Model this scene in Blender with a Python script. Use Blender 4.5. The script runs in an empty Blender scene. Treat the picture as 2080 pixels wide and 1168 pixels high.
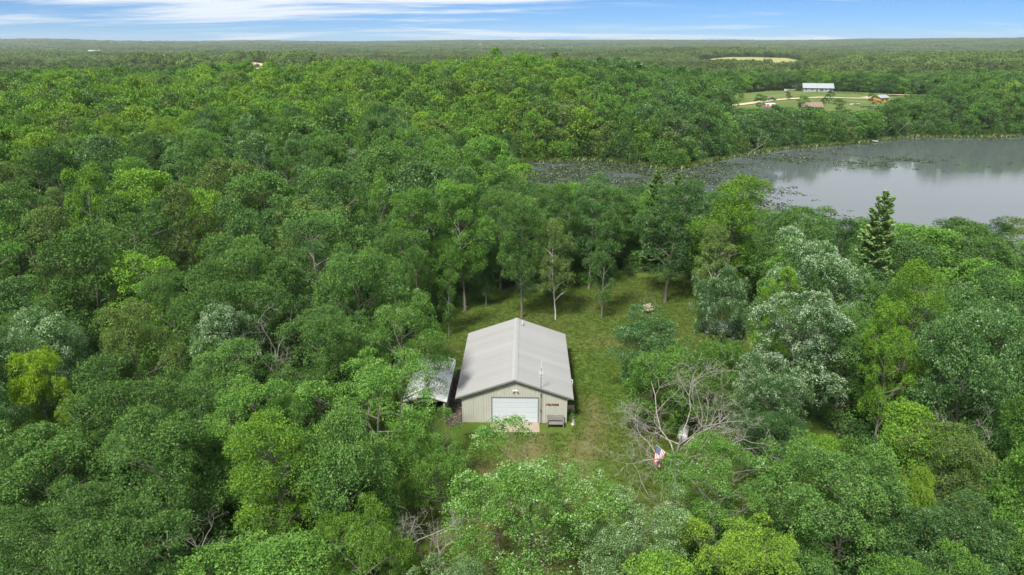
import bpy, bmesh, math, random
import numpy as np
from mathutils import Vector, Matrix

R = math.radians
rng = np.random.default_rng(7)
random.seed(7)
scene = bpy.context.scene
COL = scene.collection

# ------------------------------------------------------------------ camera, sky, sun, exposure
cam_d = bpy.data.cameras.new('camera'); cam = bpy.data.objects.new('camera', cam_d); COL.objects.link(cam)
cam_d.sensor_width = 36.0; cam_d.lens = 36.0 * 1387.0 / 2080.0
cam_d.clip_start = 0.5; cam_d.clip_end = 60000
cam.location = (0, 0, 32.0); cam.rotation_euler = (R(90 - 19.75), 0, 0)
scene.camera = cam

SUN_EL, SUN_AZ = 54.0, 208.0          # azimuth clockwise from +Y: behind the camera and to the left
world = bpy.data.worlds.new('World'); scene.world = world; world.use_nodes = True
wt = world.node_tree; wt.nodes.clear()
def wn(t, **k):
    n = wt.nodes.new(t)
    for a, b in k.items(): setattr(n, a, b)
    return n
sky = wn('ShaderNodeTexSky', sky_type='NISHITA', sun_disc=False)
sky.sun_elevation = R(SUN_EL); sky.sun_rotation = R(SUN_AZ)
sky.air_density = 0.55; sky.dust_density = 0.1; sky.ozone_density = 1.0; sky.altitude = 300
geo = wn('ShaderNodeTexCoord'); sep = wn('ShaderNodeSeparateXYZ'); wt.links.new(geo.outputs['Generated'], sep.inputs[0])
def wm(op, a, b=None, c=None, clamp=False):
    n = wn('ShaderNodeMath', operation=op, use_clamp=clamp)
    for i, v in enumerate((a, b, c)):
        if v is None: continue
        if isinstance(v, (int, float)): n.inputs[i].default_value = v
        else: wt.links.new(v, n.inputs[i])
    return n.outputs[0]
zc = wm('MAXIMUM', sep.outputs[2], 0.0)
den = wm('ADD', zc, 0.075)
cx = wm('DIVIDE', sep.outputs[0], den); cy = wm('DIVIDE', sep.outputs[1], den)
cmb = wn('ShaderNodeCombineXYZ'); wt.links.new(cx, cmb.inputs[0]); wt.links.new(cy, cmb.inputs[1])
mp = wn('ShaderNodeMapping'); wt.links.new(cmb.outputs[0], mp.inputs[0])
mp.inputs['Rotation'].default_value = (0, 0, R(14)); mp.inputs['Scale'].default_value = (0.38, 1.0, 1); mp.inputs['Location'].default_value = (5.2, 0.7, 0)
n1 = wn('ShaderNodeTexNoise'); n1.inputs['Scale'].default_value = 1.0; n1.inputs['Detail'].default_value = 9; n1.inputs['Roughness'].default_value = 0.62; n1.inputs['Distortion'].default_value = 0.5
wt.links.new(mp.outputs[0], n1.inputs['Vector'])
mp2 = wn('ShaderNodeMapping'); wt.links.new(cmb.outputs[0], mp2.inputs[0]); mp2.inputs['Scale'].default_value = (0.13, 0.17, 1); mp2.inputs['Location'].default_value = (2.6, 4.1, 0)
n2 = wn('ShaderNodeTexNoise'); n2.inputs['Scale'].default_value = 1.0; n2.inputs['Detail'].default_value = 2
wt.links.new(mp2.outputs[0], n2.inputs['Vector'])
cl = wm('MULTIPLY_ADD', n2.outputs[0], 0.9, wm('MULTIPLY_ADD', zc, 2.2, -0.475))   # patchy cover, thicker overhead
cl = wm('ADD', n1.outputs[0], cl)
ramp = wn('ShaderNodeMapRange', interpolation_type='SMOOTHSTEP'); wt.links.new(cl, ramp.inputs[0])
ramp.inputs[1].default_value = 0.47; ramp.inputs[2].default_value = 0.74; ramp.inputs[3].default_value = 0.0; ramp.inputs[4].default_value = 0.9
tint = wn('ShaderNodeMix', data_type='RGBA', blend_type='MULTIPLY'); tint.inputs[0].default_value = 1.0
wt.links.new(sky.outputs[0], tint.inputs[6]); tint.inputs[7].default_value = (0.33, 0.56, 0.86, 1)
mixc = wn('ShaderNodeMix', data_type='RGBA'); wt.links.new(ramp.outputs[0], mixc.inputs[0])
wt.links.new(tint.outputs[2], mixc.inputs[6]); mixc.inputs[7].default_value = (7.2, 7.6, 8.0, 1)
bg = wn('ShaderNodeBackground'); bg.inputs[1].default_value = 0.053
wt.links.new(mixc.outputs[2], bg.inputs[0])
wo = wn('ShaderNodeOutputWorld'); wt.links.new(bg.outputs[0], wo.inputs[0])

sun_d = bpy.data.lights.new('sun', 'SUN'); sun = bpy.data.objects.new('sun', sun_d); COL.objects.link(sun)
sun_d.energy = 3.1; sun_d.angle = R(11); sun_d.color = (1.0, 0.95, 0.86)
sd = Vector((math.sin(R(SUN_AZ)) * math.cos(R(SUN_EL)), math.cos(R(SUN_AZ)) * math.cos(R(SUN_EL)), math.sin(R(SUN_EL))))
sun.rotation_euler = sd.to_track_quat('Z', 'Y').to_euler()
sun.location = (-40, -60, 120)

vs = scene.view_settings
vs.view_transform = 'Standard'; vs.look = 'None'; vs.gamma = 1.0; vs.use_curve_mapping = False; vs.exposure = 1.3
scene.render.engine = 'CYCLES'
cy_ = scene.cycles
cy_.max_bounces = 6; cy_.diffuse_bounces = 3; cy_.glossy_bounces = 3; cy_.transmission_bounces = 4; cy_.volume_bounces = 0; cy_.transparent_max_bounces = 4
cy_.use_denoising = True; cy_.caustics_reflective = False; cy_.caustics_refractive = False

# ------------------------------------------------------------------ materials
def mat(name):
    m = bpy.data.materials.new(name); m.use_nodes = True
    nt = m.node_tree; b = nt.nodes['Principled BSDF']
    return m, nt, b
def node(nt, t, **k):
    n = nt.nodes.new(t)
    for a, b in k.items(): setattr(n, a, b)
    return n
def noise(nt, scale, detail=4, rough=0.55, vec=None, coord='Object', stretch=None):
    n = node(nt, 'ShaderNodeTexNoise'); n.inputs['Scale'].default_value = scale; n.inputs['Detail'].default_value = detail; n.inputs['Roughness'].default_value = rough
    tc = node(nt, 'ShaderNodeTexCoord')
    src = tc.outputs[coord]
    if stretch:
        mpn = node(nt, 'ShaderNodeMapping'); mpn.inputs['Scale'].default_value = stretch; nt.links.new(src, mpn.inputs[0]); src = mpn.outputs[0]
    nt.links.new(src, n.inputs['Vector'])
    return n.outputs[0]
def cramp(nt, fac, stops):
    r = node(nt, 'ShaderNodeValToRGB'); nt.links.new(fac, r.inputs[0])
    e = r.color_ramp.elements
    while len(e) < len(stops): e.new(0.5)
    for i, (p, c) in enumerate(stops): e[i].position = p; e[i].color = (*c, 1)
    return r.outputs[0]
def mixrgb(nt, fac, a, b, blend='MIX'):
    m = node(nt, 'ShaderNodeMix', data_type='RGBA', blend_type=blend)
    if isinstance(fac, (int, float)): m.inputs[0].default_value = fac
    else: nt.links.new(fac, m.inputs[0])
    for i, v in ((6, a), (7, b)):
        if isinstance(v, tuple): m.inputs[i].default_value = (*v, 1)
        else: nt.links.new(v, m.inputs[i])
    return m.outputs[2]
def mrange(nt, v, a, b, c, d):
    m = node(nt, 'ShaderNodeMapRange'); nt.links.new(v, m.inputs[0])
    for i, q in enumerate((a, b, c, d)): m.inputs[i + 1].default_value = q
    return m.outputs[0]
def bump(nt, b, h, strength, dist):
    bn = node(nt, 'ShaderNodeBump'); bn.inputs['Strength'].default_value = strength; bn.inputs['Distance'].default_value = dist
    nt.links.new(h, bn.inputs['Height']); nt.links.new(bn.outputs[0], b.inputs['Normal'])
def simple(name, c, rough=0.6, var=0.12, scale=3.0, metal=0.0, spec=0.4, c2=None):
    m, nt, b = mat(name)
    n = noise(nt, scale, 5, 0.6)
    d = tuple(max(0, v * (1 - var)) for v in c) if c2 is None else c2
    u = tuple(min(1, v * (1 + var)) for v in c)
    nt.links.new(cramp(nt, n, [(0.3, d), (0.7, u)]), b.inputs['Base Color'])
    b.inputs['Roughness'].default_value = rough; b.inputs['Metallic'].default_value = metal; b.inputs['Specular IOR Level'].default_value = spec
    return m

def leaf_material(name, trans=0.3):
    m, nt, b = mat(name)
    at = node(nt, 'ShaderNodeAttribute', attribute_type='INSTANCER', attribute_name='tint')
    si = node(nt, 'ShaderNodeAttribute', attribute_type='INSTANCER', attribute_name='silver')
    lv = node(nt, 'ShaderNodeAttribute', attribute_type='GEOMETRY', attribute_name='lv')
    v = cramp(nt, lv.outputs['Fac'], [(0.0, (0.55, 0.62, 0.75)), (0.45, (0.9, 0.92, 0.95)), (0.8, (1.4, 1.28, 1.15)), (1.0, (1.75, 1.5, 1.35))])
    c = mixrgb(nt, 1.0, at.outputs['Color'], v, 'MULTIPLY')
    # wind-turned leaves show their pale underside
    th = node(nt, 'ShaderNodeMath', operation='ADD'); nt.links.new(lv.outputs['Fac'], th.inputs[0]); nt.links.new(si.outputs['Fac'], th.inputs[1])
    f = mrange(nt, th.outputs[0], 0.88, 1.15, 0.0, 0.8)
    c = mixrgb(nt, f, c, (0.46, 0.56, 0.42))
    nt.links.new(c, b.inputs['Base Color'])
    b.inputs['Roughness'].default_value = 0.6; b.inputs['Specular IOR Level'].default_value = 0.16
    t = node(nt, 'ShaderNodeBsdfTranslucent')
    c2 = mixrgb(nt, 1.0, c, (1.25, 1.35, 0.6), 'MULTIPLY'); nt.links.new(c2, t.inputs[0])
    ms = node(nt, 'ShaderNodeMixShader'); ms.inputs[0].default_value = trans
    nt.links.new(b.outputs[0], ms.inputs[1]); nt.links.new(t.outputs[0], ms.inputs[2])
    nt.links.new(ms.outputs[0], nt.nodes['Material Output'].inputs[0])
    return m

M = {}
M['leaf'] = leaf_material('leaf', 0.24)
M['bark'] = simple('bark', (0.095, 0.085, 0.070), 0.9, 0.45, 6)
M['bark_grey'] = simple('bark_grey', (0.14, 0.13, 0.112), 0.9, 0.4, 7)
M['dead_wood'] = simple('dead_wood', (0.25, 0.235, 0.21), 0.85, 0.45, 5)
def birch_mat():
    m, nt, b = mat('birch_bark')
    n = noise(nt, 5, 5, 0.6, stretch=(1, 1, 3.5))
    nt.links.new(cramp(nt, n, [(0.36, (0.06, 0.05, 0.045)), (0.45, (0.5, 0.48, 0.44)), (0.7, (0.66, 0.64, 0.6))]), b.inputs['Base Color'])
    b.inputs['Roughness'].default_value = 0.8
    return m
M['birch'] = birch_mat()

def ground_mat():
    m, nt, b = mat('forest_floor')
    n = noise(nt, 0.35, 8, 0.65); n2 = noise(nt, 0.02, 3)
    a = cramp(nt, n, [(0.3, (0.030, 0.028, 0.014)), (0.5, (0.055, 0.046, 0.024)), (0.7, (0.040, 0.062, 0.018))])
    g = cramp(nt, n2, [(0.35, (0.030, 0.055, 0.016)), (0.65, (0.050, 0.085, 0.022))])
    nt.links.new(mixrgb(nt, 0.45, a, g), b.inputs['Base Color'])
    b.inputs['Roughness'].default_value = 0.95; bump(nt, b, n, 0.6, 0.3)
    return m
M['ground'] = ground_mat()

def lawn_mat():
    m, nt, b = mat('mown_grass')
    big = noise(nt, 0.10, 4, 0.6); mid = noise(nt, 0.55, 6, 0.7); fine = noise(nt, 9, 5, 0.75)
    green = cramp(nt, fine, [(0.25, (0.044, 0.078, 0.012)), (0.55, (0.075, 0.126, 0.018)), (0.8, (0.115, 0.160, 0.032))])
    dry = cramp(nt, fine, [(0.25, (0.068, 0.062, 0.024)), (0.6, (0.135, 0.118, 0.05)), (0.85, (0.20, 0.175, 0.085))])
    s = node(nt, 'ShaderNodeMath', operation='ADD'); nt.links.new(big, s.inputs[0])
    ml = node(nt, 'ShaderNodeMath', operation='MULTIPLY'); nt.links.new(mid, ml.inputs[0]); ml.inputs[1].default_value = 0.8
    nt.links.new(ml.outputs[0], s.inputs[1])
    at = node(nt, 'ShaderNodeAttribute', attribute_type='GEOMETRY', attribute_name='wear')
    s2 = node(nt, 'ShaderNodeMath', operation='ADD'); nt.links.new(s.outputs[0], s2.inputs[0]); nt.links.new(at.outputs['Fac'], s2.inputs[1])
    f = mrange(nt, s2.outputs[0], 0.90, 1.30, 0.0, 0.75)
    c = mixrgb(nt, f, green, dry)
    soil = cramp(nt, fine, [(0.3, (0.15, 0.115, 0.07)), (0.7, (0.30, 0.24, 0.16))])
    f2 = mrange(nt, s2.outputs[0], 1.35, 1.75, 0.0, 0.9)
    nt.links.new(mixrgb(nt, f2, c, soil), b.inputs['Base Color'])
    b.inputs['Roughness'].default_value = 0.95; b.inputs['Specular IOR Level'].default_value = 0.15; bump(nt, b, fine, 0.7, 0.08)
    return m
M['lawn'] = lawn_mat()
def flat_mat(name, stops, s1, s2=None, rough=0.95, bs=0.4):
    m, nt, b = mat(name)
    n = noise(nt, s1, 7, 0.65)
    nt.links.new(cramp(nt, n, stops), b.inputs['Base Color'])
    b.inputs['Roughness'].default_value = rough; b.inputs['Specular IOR Level'].default_value = 0.2
    bump(nt, b, n, bs, 0.05)
    return m
M['gravel'] = flat_mat('dark_gravel', [(0.35, (0.022, 0.018, 0.014)), (0.5, (0.065, 0.052, 0.042)), (0.62, (0.19, 0.165, 0.14))], 5, bs=1.0)
M['meadow'] = flat_mat('meadow_grass', [(0.30, (0.050, 0.085, 0.018)), (0.5, (0.085, 0.125, 0.028)), (0.70, (0.135, 0.150, 0.050))], 0.05)
M['field'] = flat_mat('ripe_field', [(0.35, (0.17, 0.19, 0.065)), (0.6, (0.27, 0.265, 0.10))], 0.015)
M['sand'] = flat_mat('sandy_soil', [(0.3, (0.34, 0.27, 0.18)), (0.7, (0.5, 0.42, 0.30))], 0.15)
M['concrete'] = flat_mat('concrete', [(0.3, (0.26, 0.21, 0.165)), (0.7, (0.36, 0.30, 0.245))], 2.5, bs=0.15)
M['grass'] = leaf_material('grass_blade', 0.25)
def water_mat():
    m, nt, b = mat('lake_water')
    b.inputs['Base Color'].default_value = (0.078, 0.092, 0.098, 1); b.inputs['Roughness'].default_value = 0.06; b.inputs['IOR'].default_value = 1.33
    n1 = noise(nt, 1.2, 3, 0.6, stretch=(0.6, 1.4, 1)); n2 = noise(nt, 0.025, 3)
    f = mrange(nt, n2, 0.38, 0.62, 0.25, 1.0)
    ml = node(nt, 'ShaderNodeMath', operation='MULTIPLY'); nt.links.new(n1, ml.inputs[0]); nt.links.new(f, ml.inputs[1])
    n3 = noise(nt, 0.02, 4, 0.6, stretch=(0.45, 1.8, 1)); nt.links.new(mrange(nt, n3, 0.42, 0.62, 0.02, 0.13), b.inputs['Roughness'])      # calm and breeze-ruffled patches
    bump(nt, b, ml.outputs[0], 0.14, 0.10)
    return m
M['water'] = water_mat()
M['wall_metal'] = simple('cream_wall_metal', (0.385, 0.39, 0.345), 0.45, 0.07, 1.2, spec=0.5)
M['trim'] = simple('stone_trim', (0.19, 0.195, 0.185), 0.45, 0.05, 1.5)
def roof_mat(name, c):
    m, nt, b = mat(name)
    n = noise(nt, 0.7, 6, 0.65, stretch=(0.35, 1.6, 1)); n2 = noise(nt, 9, 4, 0.6)
    a = cramp(nt, n, [(0.3, tuple(v * 0.90 for v in c)), (0.7, c)])
    nt.links.new(mixrgb(nt, 0.25, a, cramp(nt, n2, [(0.35, tuple(v * 0.82 for v in c)), (0.65, c)])), b.inputs['Base Color'])
    src = b.inputs['Base Color'].links[0].from_socket; oi = node(nt, 'ShaderNodeObjectInfo')
    nt.links.new(mixrgb(nt, 1.0, src, cramp(nt, oi.outputs['Random'], [(0.0, (0.93, 0.93, 0.93)), (1.0, (1.05, 1.05, 1.05))]), 'MULTIPLY'), b.inputs['Base Color'])
    b.inputs['Roughness'].default_value = 0.5; b.inputs['Specular IOR Level'].default_value = 0.4
    return m
M['roof'] = roof_mat('grey_roof_metal', (0.275, 0.278, 0.28))
M['shed_roof'] = roof_mat('white_roof_metal', (0.56, 0.58, 0.59))
M['ridge'] = roof_mat('ridge_metal', (0.305, 0.308, 0.31))
M['door_white'] = simple('white_door', (0.455, 0.505, 0.545), 0.4, 0.03, 0.8)
M['white'] = simple('white_paint', (0.60, 0.61, 0.62), 0.5, 0.06, 1)
M['dark'] = simple('dark_interior', (0.02, 0.02, 0.02), 0.9, 0.3, 2)
M['dark_metal'] = simple('dark_pipe', (0.16, 0.16, 0.16), 0.5, 0.2, 4, metal=0.4)
M['old_wood'] = simple('weathered_wood', (0.17, 0.16, 0.15), 0.9, 0.35, 8)
M['pink_wood'] = simple('pale_cedar', (0.46, 0.37, 0.30), 0.85, 0.25, 8)
M['red_letter'] = simple('rust_red_letter', (0.15, 0.05, 0.02), 0.7, 0.3, 5)
M['stone'] = simple('field_stone', (0.36, 0.33, 0.29), 0.9, 0.3, 4)
M['flag_red'] = simple('flag_red', (0.50, 0.045, 0.06), 0.8, 0.08, 3)
M['flag_white'] = simple('flag_white', (0.78, 0.77, 0.76), 0.8, 0.05, 3)
M['flag_blue'] = simple('flag_blue', (0.035, 0.07, 0.19), 0.8, 0.08, 3)
M['house_grey'] = simple('grey_siding', (0.26, 0.285, 0.30), 0.6, 0.05, 0.5)
M['house_roof'] = simple('pale_house_roof', (0.25, 0.275, 0.30), 0.5, 0.05, 0.3)
M['glass'] = simple('dark_glass', (0.05, 0.06, 0.07), 0.12, 0.1, 1)
M['orange_wood'] = simple('orange_cedar', (0.60, 0.30, 0.08), 0.7, 0.12, 1.5)
M['brown_roof'] = simple('brown_shingle', (0.19, 0.13, 0.11), 0.9, 0.2, 2)
M['red_paint'] = simple('faded_red', (0.5, 0.12, 0.09), 0.5, 0.2, 2)
M['blue_paint'] = simple('blue_plastic', (0.10, 0.22, 0.55), 0.45, 0.15, 2)
M['car_black'] = simple('black_car_paint', (0.02, 0.022, 0.026), 0.25, 0.1, 1, spec=0.6)
M['tyre'] = simple('tyre_rubber', (0.02, 0.02, 0.02), 0.9, 0.1, 4)
M['lily'] = leaf_material('lily_pad', 0.1)

# ------------------------------------------------------------------ helpers
def tag(o, label=None, cat=None, group=None, kind=None):
    if label: o['label'] = label
    if cat: o['category'] = cat
    if group: o['group'] = group
    if kind: o['kind'] = kind
    return o
def empty(name, loc=(0, 0, 0), rz=0.0):
    o = bpy.data.objects.new(name, None); COL.objects.link(o); o.location = loc; o.rotation_euler = (0, 0, rz); o.empty_display_size = 0.5
    return o
def link(name, me, parent=None, loc=None):
    o = bpy.data.objects.new(name, me); COL.objects.link(o)
    if parent: o.parent = parent
    if loc: o.location = loc
    return o
def npmesh(name, verts, faces, mats, midx=None, face_attr=None, smooth=False):
    """verts (N,3); faces (F,k) array or list of arrays with the same k"""
    verts = np.asarray(verts, np.float32); faces = np.asarray(faces, np.int32)
    me = bpy.data.meshes.new(name); k = faces.shape[1]; F = len(faces)
    me.vertices.add(len(verts)); me.vertices.foreach_set('co', verts.ravel())
    me.loops.add(F * k); me.loops.foreach_set('vertex_index', faces.ravel())
    me.polygons.add(F); me.polygons.foreach_set('loop_start', np.arange(0, F * k, k, dtype=np.int32))
    if midx is not None: me.polygons.foreach_set('material_index', np.asarray(midx, np.int32))
    if smooth: me.polygons.foreach_set('use_smooth', np.ones(F, bool))
    for m in (mats if isinstance(mats, list) else [mats]): me.materials.append(m)
    if face_attr is not None:
        a = me.attributes.new('lv', 'FLOAT', 'FACE'); a.data.foreach_set('value', np.asarray(face_attr, np.float32))
    me.update(calc_edges=True)
    return me
class MB:
    """collects boxes, prisms and tubes into one mesh"""
    def __init__(s): s.v = []; s.f = []
    def add(s, v, f):
        n = len(s.v); s.v += [tuple(p) for p in v]; s.f += [tuple(i + n for i in q) for q in f]; return s
    def box(s, a, b):
        (x0, y0, z0), (x1, y1, z1) = a, b
        return s.add([(x0, y0, z0), (x1, y0, z0), (x1, y1, z0), (x0, y1, z0), (x0, y0, z1), (x1, y0, z1), (x1, y1, z1), (x0, y1, z1)],
                     [(0, 3, 2, 1), (4, 5, 6, 7), (0, 1, 5, 4), (1, 2, 6, 5), (2, 3, 7, 6), (3, 0, 4, 7)])
    def hexa(s, p):
        return s.add(p, [(0, 3, 2, 1), (4, 5, 6, 7), (0, 1, 5, 4), (1, 2, 6, 5), (2, 3, 7, 6), (3, 0, 4, 7)])
    def prism(s, poly, d):           # polygon in 3D extruded by vector d
        n = len(poly); d = Vector(d)
        v = [Vector(p) for p in poly] + [Vector(p) + d for p in poly]
        return s.add(v, [tuple(range(n))[::-1], tuple(range(n, 2 * n))] + [(i, (i + 1) % n, n + (i + 1) % n, n + i) for i in range(n)])
    def tube(s, pts, rad, k=6):
        pts = [Vector(p) for p in pts]
        if not isinstance(rad, (list, tuple)): rad = [rad] * len(pts)
        v = []; f = []
        for i, p in enumerate(pts):
            t = (pts[min(i + 1, len(pts) - 1)] - pts[max(i - 1, 0)]).normalized()
            a = t.cross(Vector((0, 0, 1)) if abs(t.z) < 0.95 else Vector((1, 0, 0))).normalized(); b = t.cross(a)
            for j in range(k):
                an = 2 * math.pi * j / k; v.append(p + (a * math.cos(an) + b * math.sin(an)) * rad[i])
        for i in range(len(pts) - 1):
            for j in range(k): f.append((i * k + j, i * k + (j + 1) % k, (i + 1) * k + (j + 1) % k, (i + 1) * k + j))
        f.append(tuple(range(k))[::-1]); f.append(tuple(range((len(pts) - 1) * k, len(pts) * k)))
        return s.add(v, f)
    def mesh(s, name, m, bev=0.0):
        me = bpy.data.meshes.new(name); me.from_pydata([tuple(p) for p in s.v], [], s.f); me.materials.append(m)
        bm = bmesh.new(); bm.from_mesh(me)
        bmesh.ops.recalc_face_normals(bm, faces=bm.faces[:])
        if bev: bmesh.ops.bevel(bm, geom=bm.edges[:], offset=bev, segments=1, affect='EDGES')
        bm.to_mesh(me); bm.free()
        return me
    def build(s, name, m, parent=None, loc=None, bev=0.0):
        return link(name, s.mesh(name, m, bev), parent, loc)

def smooth01(a, b, x):
    t = np.clip((x - a) / (b - a), 0, 1); return t * t * (3 - 2 * t)
def in_poly(x, y, poly):
    x = np.asarray(x, float); y = np.asarray(y, float); c = np.zeros(x.shape, bool); n = len(poly)
    for i in range(n):
        x0, y0 = poly[i]; x1, y1 = poly[(i + 1) % n]
        if y0 == y1: continue
        c ^= ((y0 > y) != (y1 > y)) & (x < (x1 - x0) * (y - y0) / (y1 - y0) + x0)
    return c
def poly_dist(x, y, poly):
    """signed distance, positive outside"""
    x = np.asarray(x, float); y = np.asarray(y, float); d = np.full(x.shape, 1e9); n = len(poly)
    for i in range(n):
        x0, y0 = poly[i]; x1, y1 = poly[(i + 1) % n]; dx, dy = x1 - x0, y1 - y0
        t = np.clip(((x - x0) * dx + (y - y0) * dy) / (dx * dx + dy * dy), 0, 1)
        d = np.minimum(d, np.hypot(x - x0 - t * dx, y - y0 - t * dy))
    return np.where(in_poly(x, y, poly), -d, d)

# ------------------------------------------------------------------ terrain
WATER_Z = -4.0
LAKE = [(-12, 196), (-10, 206), (-4, 212), (6, 219), (16, 220), (26, 222.5), (36, 217), (41, 212), (46, 204), (54, 209), (61, 217), (77, 232), (100, 249),
        (118, 256), (131, 262), (146, 272), (161, 280), (185, 279), (208, 282), (250, 286), (310, 292), (390, 280), (420, 220), (380, 150), (300, 112), (220, 100),
        (150, 97), (100, 104), (70, 112), (50, 121), (30, 128), (12, 140), (2, 158), (-6, 180)]
LAWN = [(-13.5, 61), (-10.5, 68), (-8.5, 75), (-7, 81), (-1, 85), (5, 86), (11, 89), (16, 93), (21, 93.5), (26, 90), (28.5, 82), (27, 72), (25, 63), (25.5, 55), (27, 49),
        (25, 43), (19, 41), (14, 39), (8, 35), (6, 28), (5, 18), (-4, 18), (-5, 30), (-7, 40), (-10, 47), (-13, 53)]
MEADOW = [(92, 305), (94, 345), (104, 372), (118, 410), (132, 446), (165, 470), (186, 500), (222, 500), (262, 478), (300, 482), (296, 452), (268, 440), (236, 418), (222, 384), (198, 352), (176, 318), (150, 302), (120, 298)]
FIELD = [(335, 900), (300, 1180), (350, 1400), (450, 1500), (575, 1490), (550, 1330), (465, 1120), (405, 900)]
SANDF = [(-262, 600), (-330, 760), (-362, 840), (-330, 850), (-300, 770), (-240, 600)]
SANDR = [(-226, 600), (-275, 760), (-318, 880), (-282, 890), (-248, 760), (-205, 600)]
def terrain(x, y):
    x = np.asarray(x, float); y = np.asarray(y, float); r = np.hypot(x, y)
    z = 0.12 * np.sin(x * 0.11 + 1) * np.cos(y * 0.09)
    z = z + 6.5 * np.exp(-((x + 120) / 150) ** 2 - ((y - 300) / 105) ** 2)
    z = z + 7.0 * np.exp(-((x - 15) / 64) ** 2 - ((y - 306) / 58) ** 2)
    z = z + smooth01(90, 150, r) * smooth01(40, -10, x) * (1.9 * np.sin(x * 0.052 + 0.6) * np.cos(y * 0.060 + 0.3) + 1.1 * np.sin(x * 0.11 + y * 0.05))
    z = z + 2.5 * np.exp(-((x - 205) / 70) ** 2 - ((y - 470) / 60) ** 2)
    z = z - 9 * smooth01(430, 720, r)
    z = z + 15 * np.exp(-((x - 720) / 330) ** 2 - ((y - 900) / 330) ** 2)
    z = z + 17 * np.exp(-((x - 465) / 260) ** 2 - ((y - 1640) / 330) ** 2)
    z = z + 17 * np.exp(-((x + 300) / 150) ** 2 - ((y - 800) / 120) ** 2)
    far = smooth01(600, 2500, r)
    z = z + far * (5 * np.sin(x * 0.0021 + 0.4) * np.sin(y * 0.0027 + 1.0) + 3.0 * np.sin(x * 0.0063 + 2) * np.cos(y * 0.0049))
    ridge = 0.75 + 0.12 * np.sin(np.arctan2(x, y) * 9 + 1.2) + 0.07 * np.sin(np.arctan2(x, y) * 23 + r * 0.0004)
    z = z + 52 * smooth01(3000, 7500, r) * ridge + 34 * smooth01(2800, 6000, r) * np.clip(np.sin(np.arctan2(x, y) - 0.05), 0, 1) ** 1.2 * 1.3
    D = poly_dist(x, y, LAKE)
    s = smooth01(0, 34, D)
    shore = WATER_Z + np.clip(D, 0, 10) * 0.05
    return np.where(D > 0, z * s + shore * (1 - s), WATER_Z - np.minimum(1.5, -D * 0.25))

ang = np.concatenate([np.arange(-180, -50, 6.5), np.arange(-50, 50.01, 0.6), np.arange(56, 180, 6.5)])
rad = [0.01, 2.0]
while rad[-1] < 9500: rad.append(rad[-1] * 1.026 + 0.02)
rad = np.array(rad); A, B = np.meshgrid(np.radians(ang), rad)
gx = B * np.sin(A); gy = B * np.cos(A); gz = terrain(gx, gy)
nr, na = gx.shape
idx = np.arange(nr * na).reshape(nr, na)
q = np.stack([idx[:-1, :], np.roll(idx, -1, 1)[:-1, :], np.roll(idx, -1, 1)[1:, :], idx[1:, :]], -1).reshape(-1, 4)
gv = np.stack([gx, gy, gz], -1).reshape(-1, 3)
me = npmesh('ground', gv, q[:, ::-1], M['ground'], smooth=True)
tag(link('ground', me), kind='structure')

def drape(name, poly, m, step, off, jitter=0.0, attr=None):
    bm = bmesh.new()
    pts = []
    n = len(poly)
    for i in range(n):                       # uneven outline
        a = Vector(poly[i]); b = Vector(poly[(i + 1) % n]); k = max(1, int((b - a).length / max(step, 1e-3)))
        for j in range(k):
            p = a.lerp(b, j / k); pts.append((p.x + random.uniform(-1, 1) * jitter, p.y + random.uniform(-1, 1) * jitter))
    vs_ = [bm.verts.new((p[0], p[1], 0)) for p in pts]
    bm.faces.new(vs_)
    xs = [p[0] for p in pts]; ys = [p[1] for p in pts]
    for ax, lo, hi in ((0, min(xs), max(xs)), (1, min(ys), max(ys))):
        c = lo + step
        while c < hi:
            no = [0, 0, 0]; no[ax] = 1; co = [0, 0, 0]; co[ax] = c
            bmesh.ops.bisect_plane(bm, geom=bm.verts[:] + bm.edges[:] + bm.faces[:], plane_co=co, plane_no=no)
            c += step
    bmesh.ops.triangulate(bm, faces=bm.faces[:])
    co = np.array([v.co[:] for v in bm.verts]); z = terrain(co[:, 0], co[:, 1]) + off
    for v, zz in zip(bm.verts, z): v.co.z = zz
    bmesh.ops.recalc_face_normals(bm, faces=bm.faces[:])
    if bm.faces and sum(f.normal.z for f in bm.faces) < 0: bmesh.ops.reverse_faces(bm, faces=bm.faces[:])
    me = bpy.data.meshes.new(name); bm.to_mesh(me); bm.free(); me.materials.append(m)
    for p in me.polygons: p.use_smooth = True
    if attr:
        at = me.attributes.new('wear', 'FLOAT', 'POINT')
        co = np.array([v.co[:] for v in me.vertices]); at.data.foreach_set('value', np.asarray(attr(co[:, 0], co[:, 1]), np.float32))
    return tag(link(name, me), kind='structure')

TRACKS = [((8.0, 57.5), (7.6, 54), 0.9), ((7.6, 54), (6.4, 50), 1.1), ((6.4, 50), (3.6, 42), 1.6), ((3.6, 42), (0.6, 30), 1.9), ((1.5, 51), (2.0, 40), 1.7), ((-2, 46), (-1, 30), 1.2), ((0.6, 30), (0, 18), 1.9)]
def seg_d(x, y, a, b):
    dx, dy = b[0] - a[0], b[1] - a[1]; t = np.clip(((x - a[0]) * dx + (y - a[1]) * dy) / (dx * dx + dy * dy), 0, 1)
    return np.hypot(x - a[0] - t * dx, y - a[1] - t * dy)
def wear(x, y):
    w = np.zeros_like(x)
    for a, b, r in TRACKS: w = np.maximum(w, 0.50 * np.exp(-(seg_d(x, y, a, b) / r) ** 2))
    w = np.maximum(w, 0.25 * np.exp(-((x - 12) / 7) ** 2 - ((y - 70) / 5) ** 2))
    w = w - 0.38 * np.exp(-((x - 9.5) / 2.6) ** 2 - ((y - 61) / 6.5) ** 2)
    return w
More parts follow.
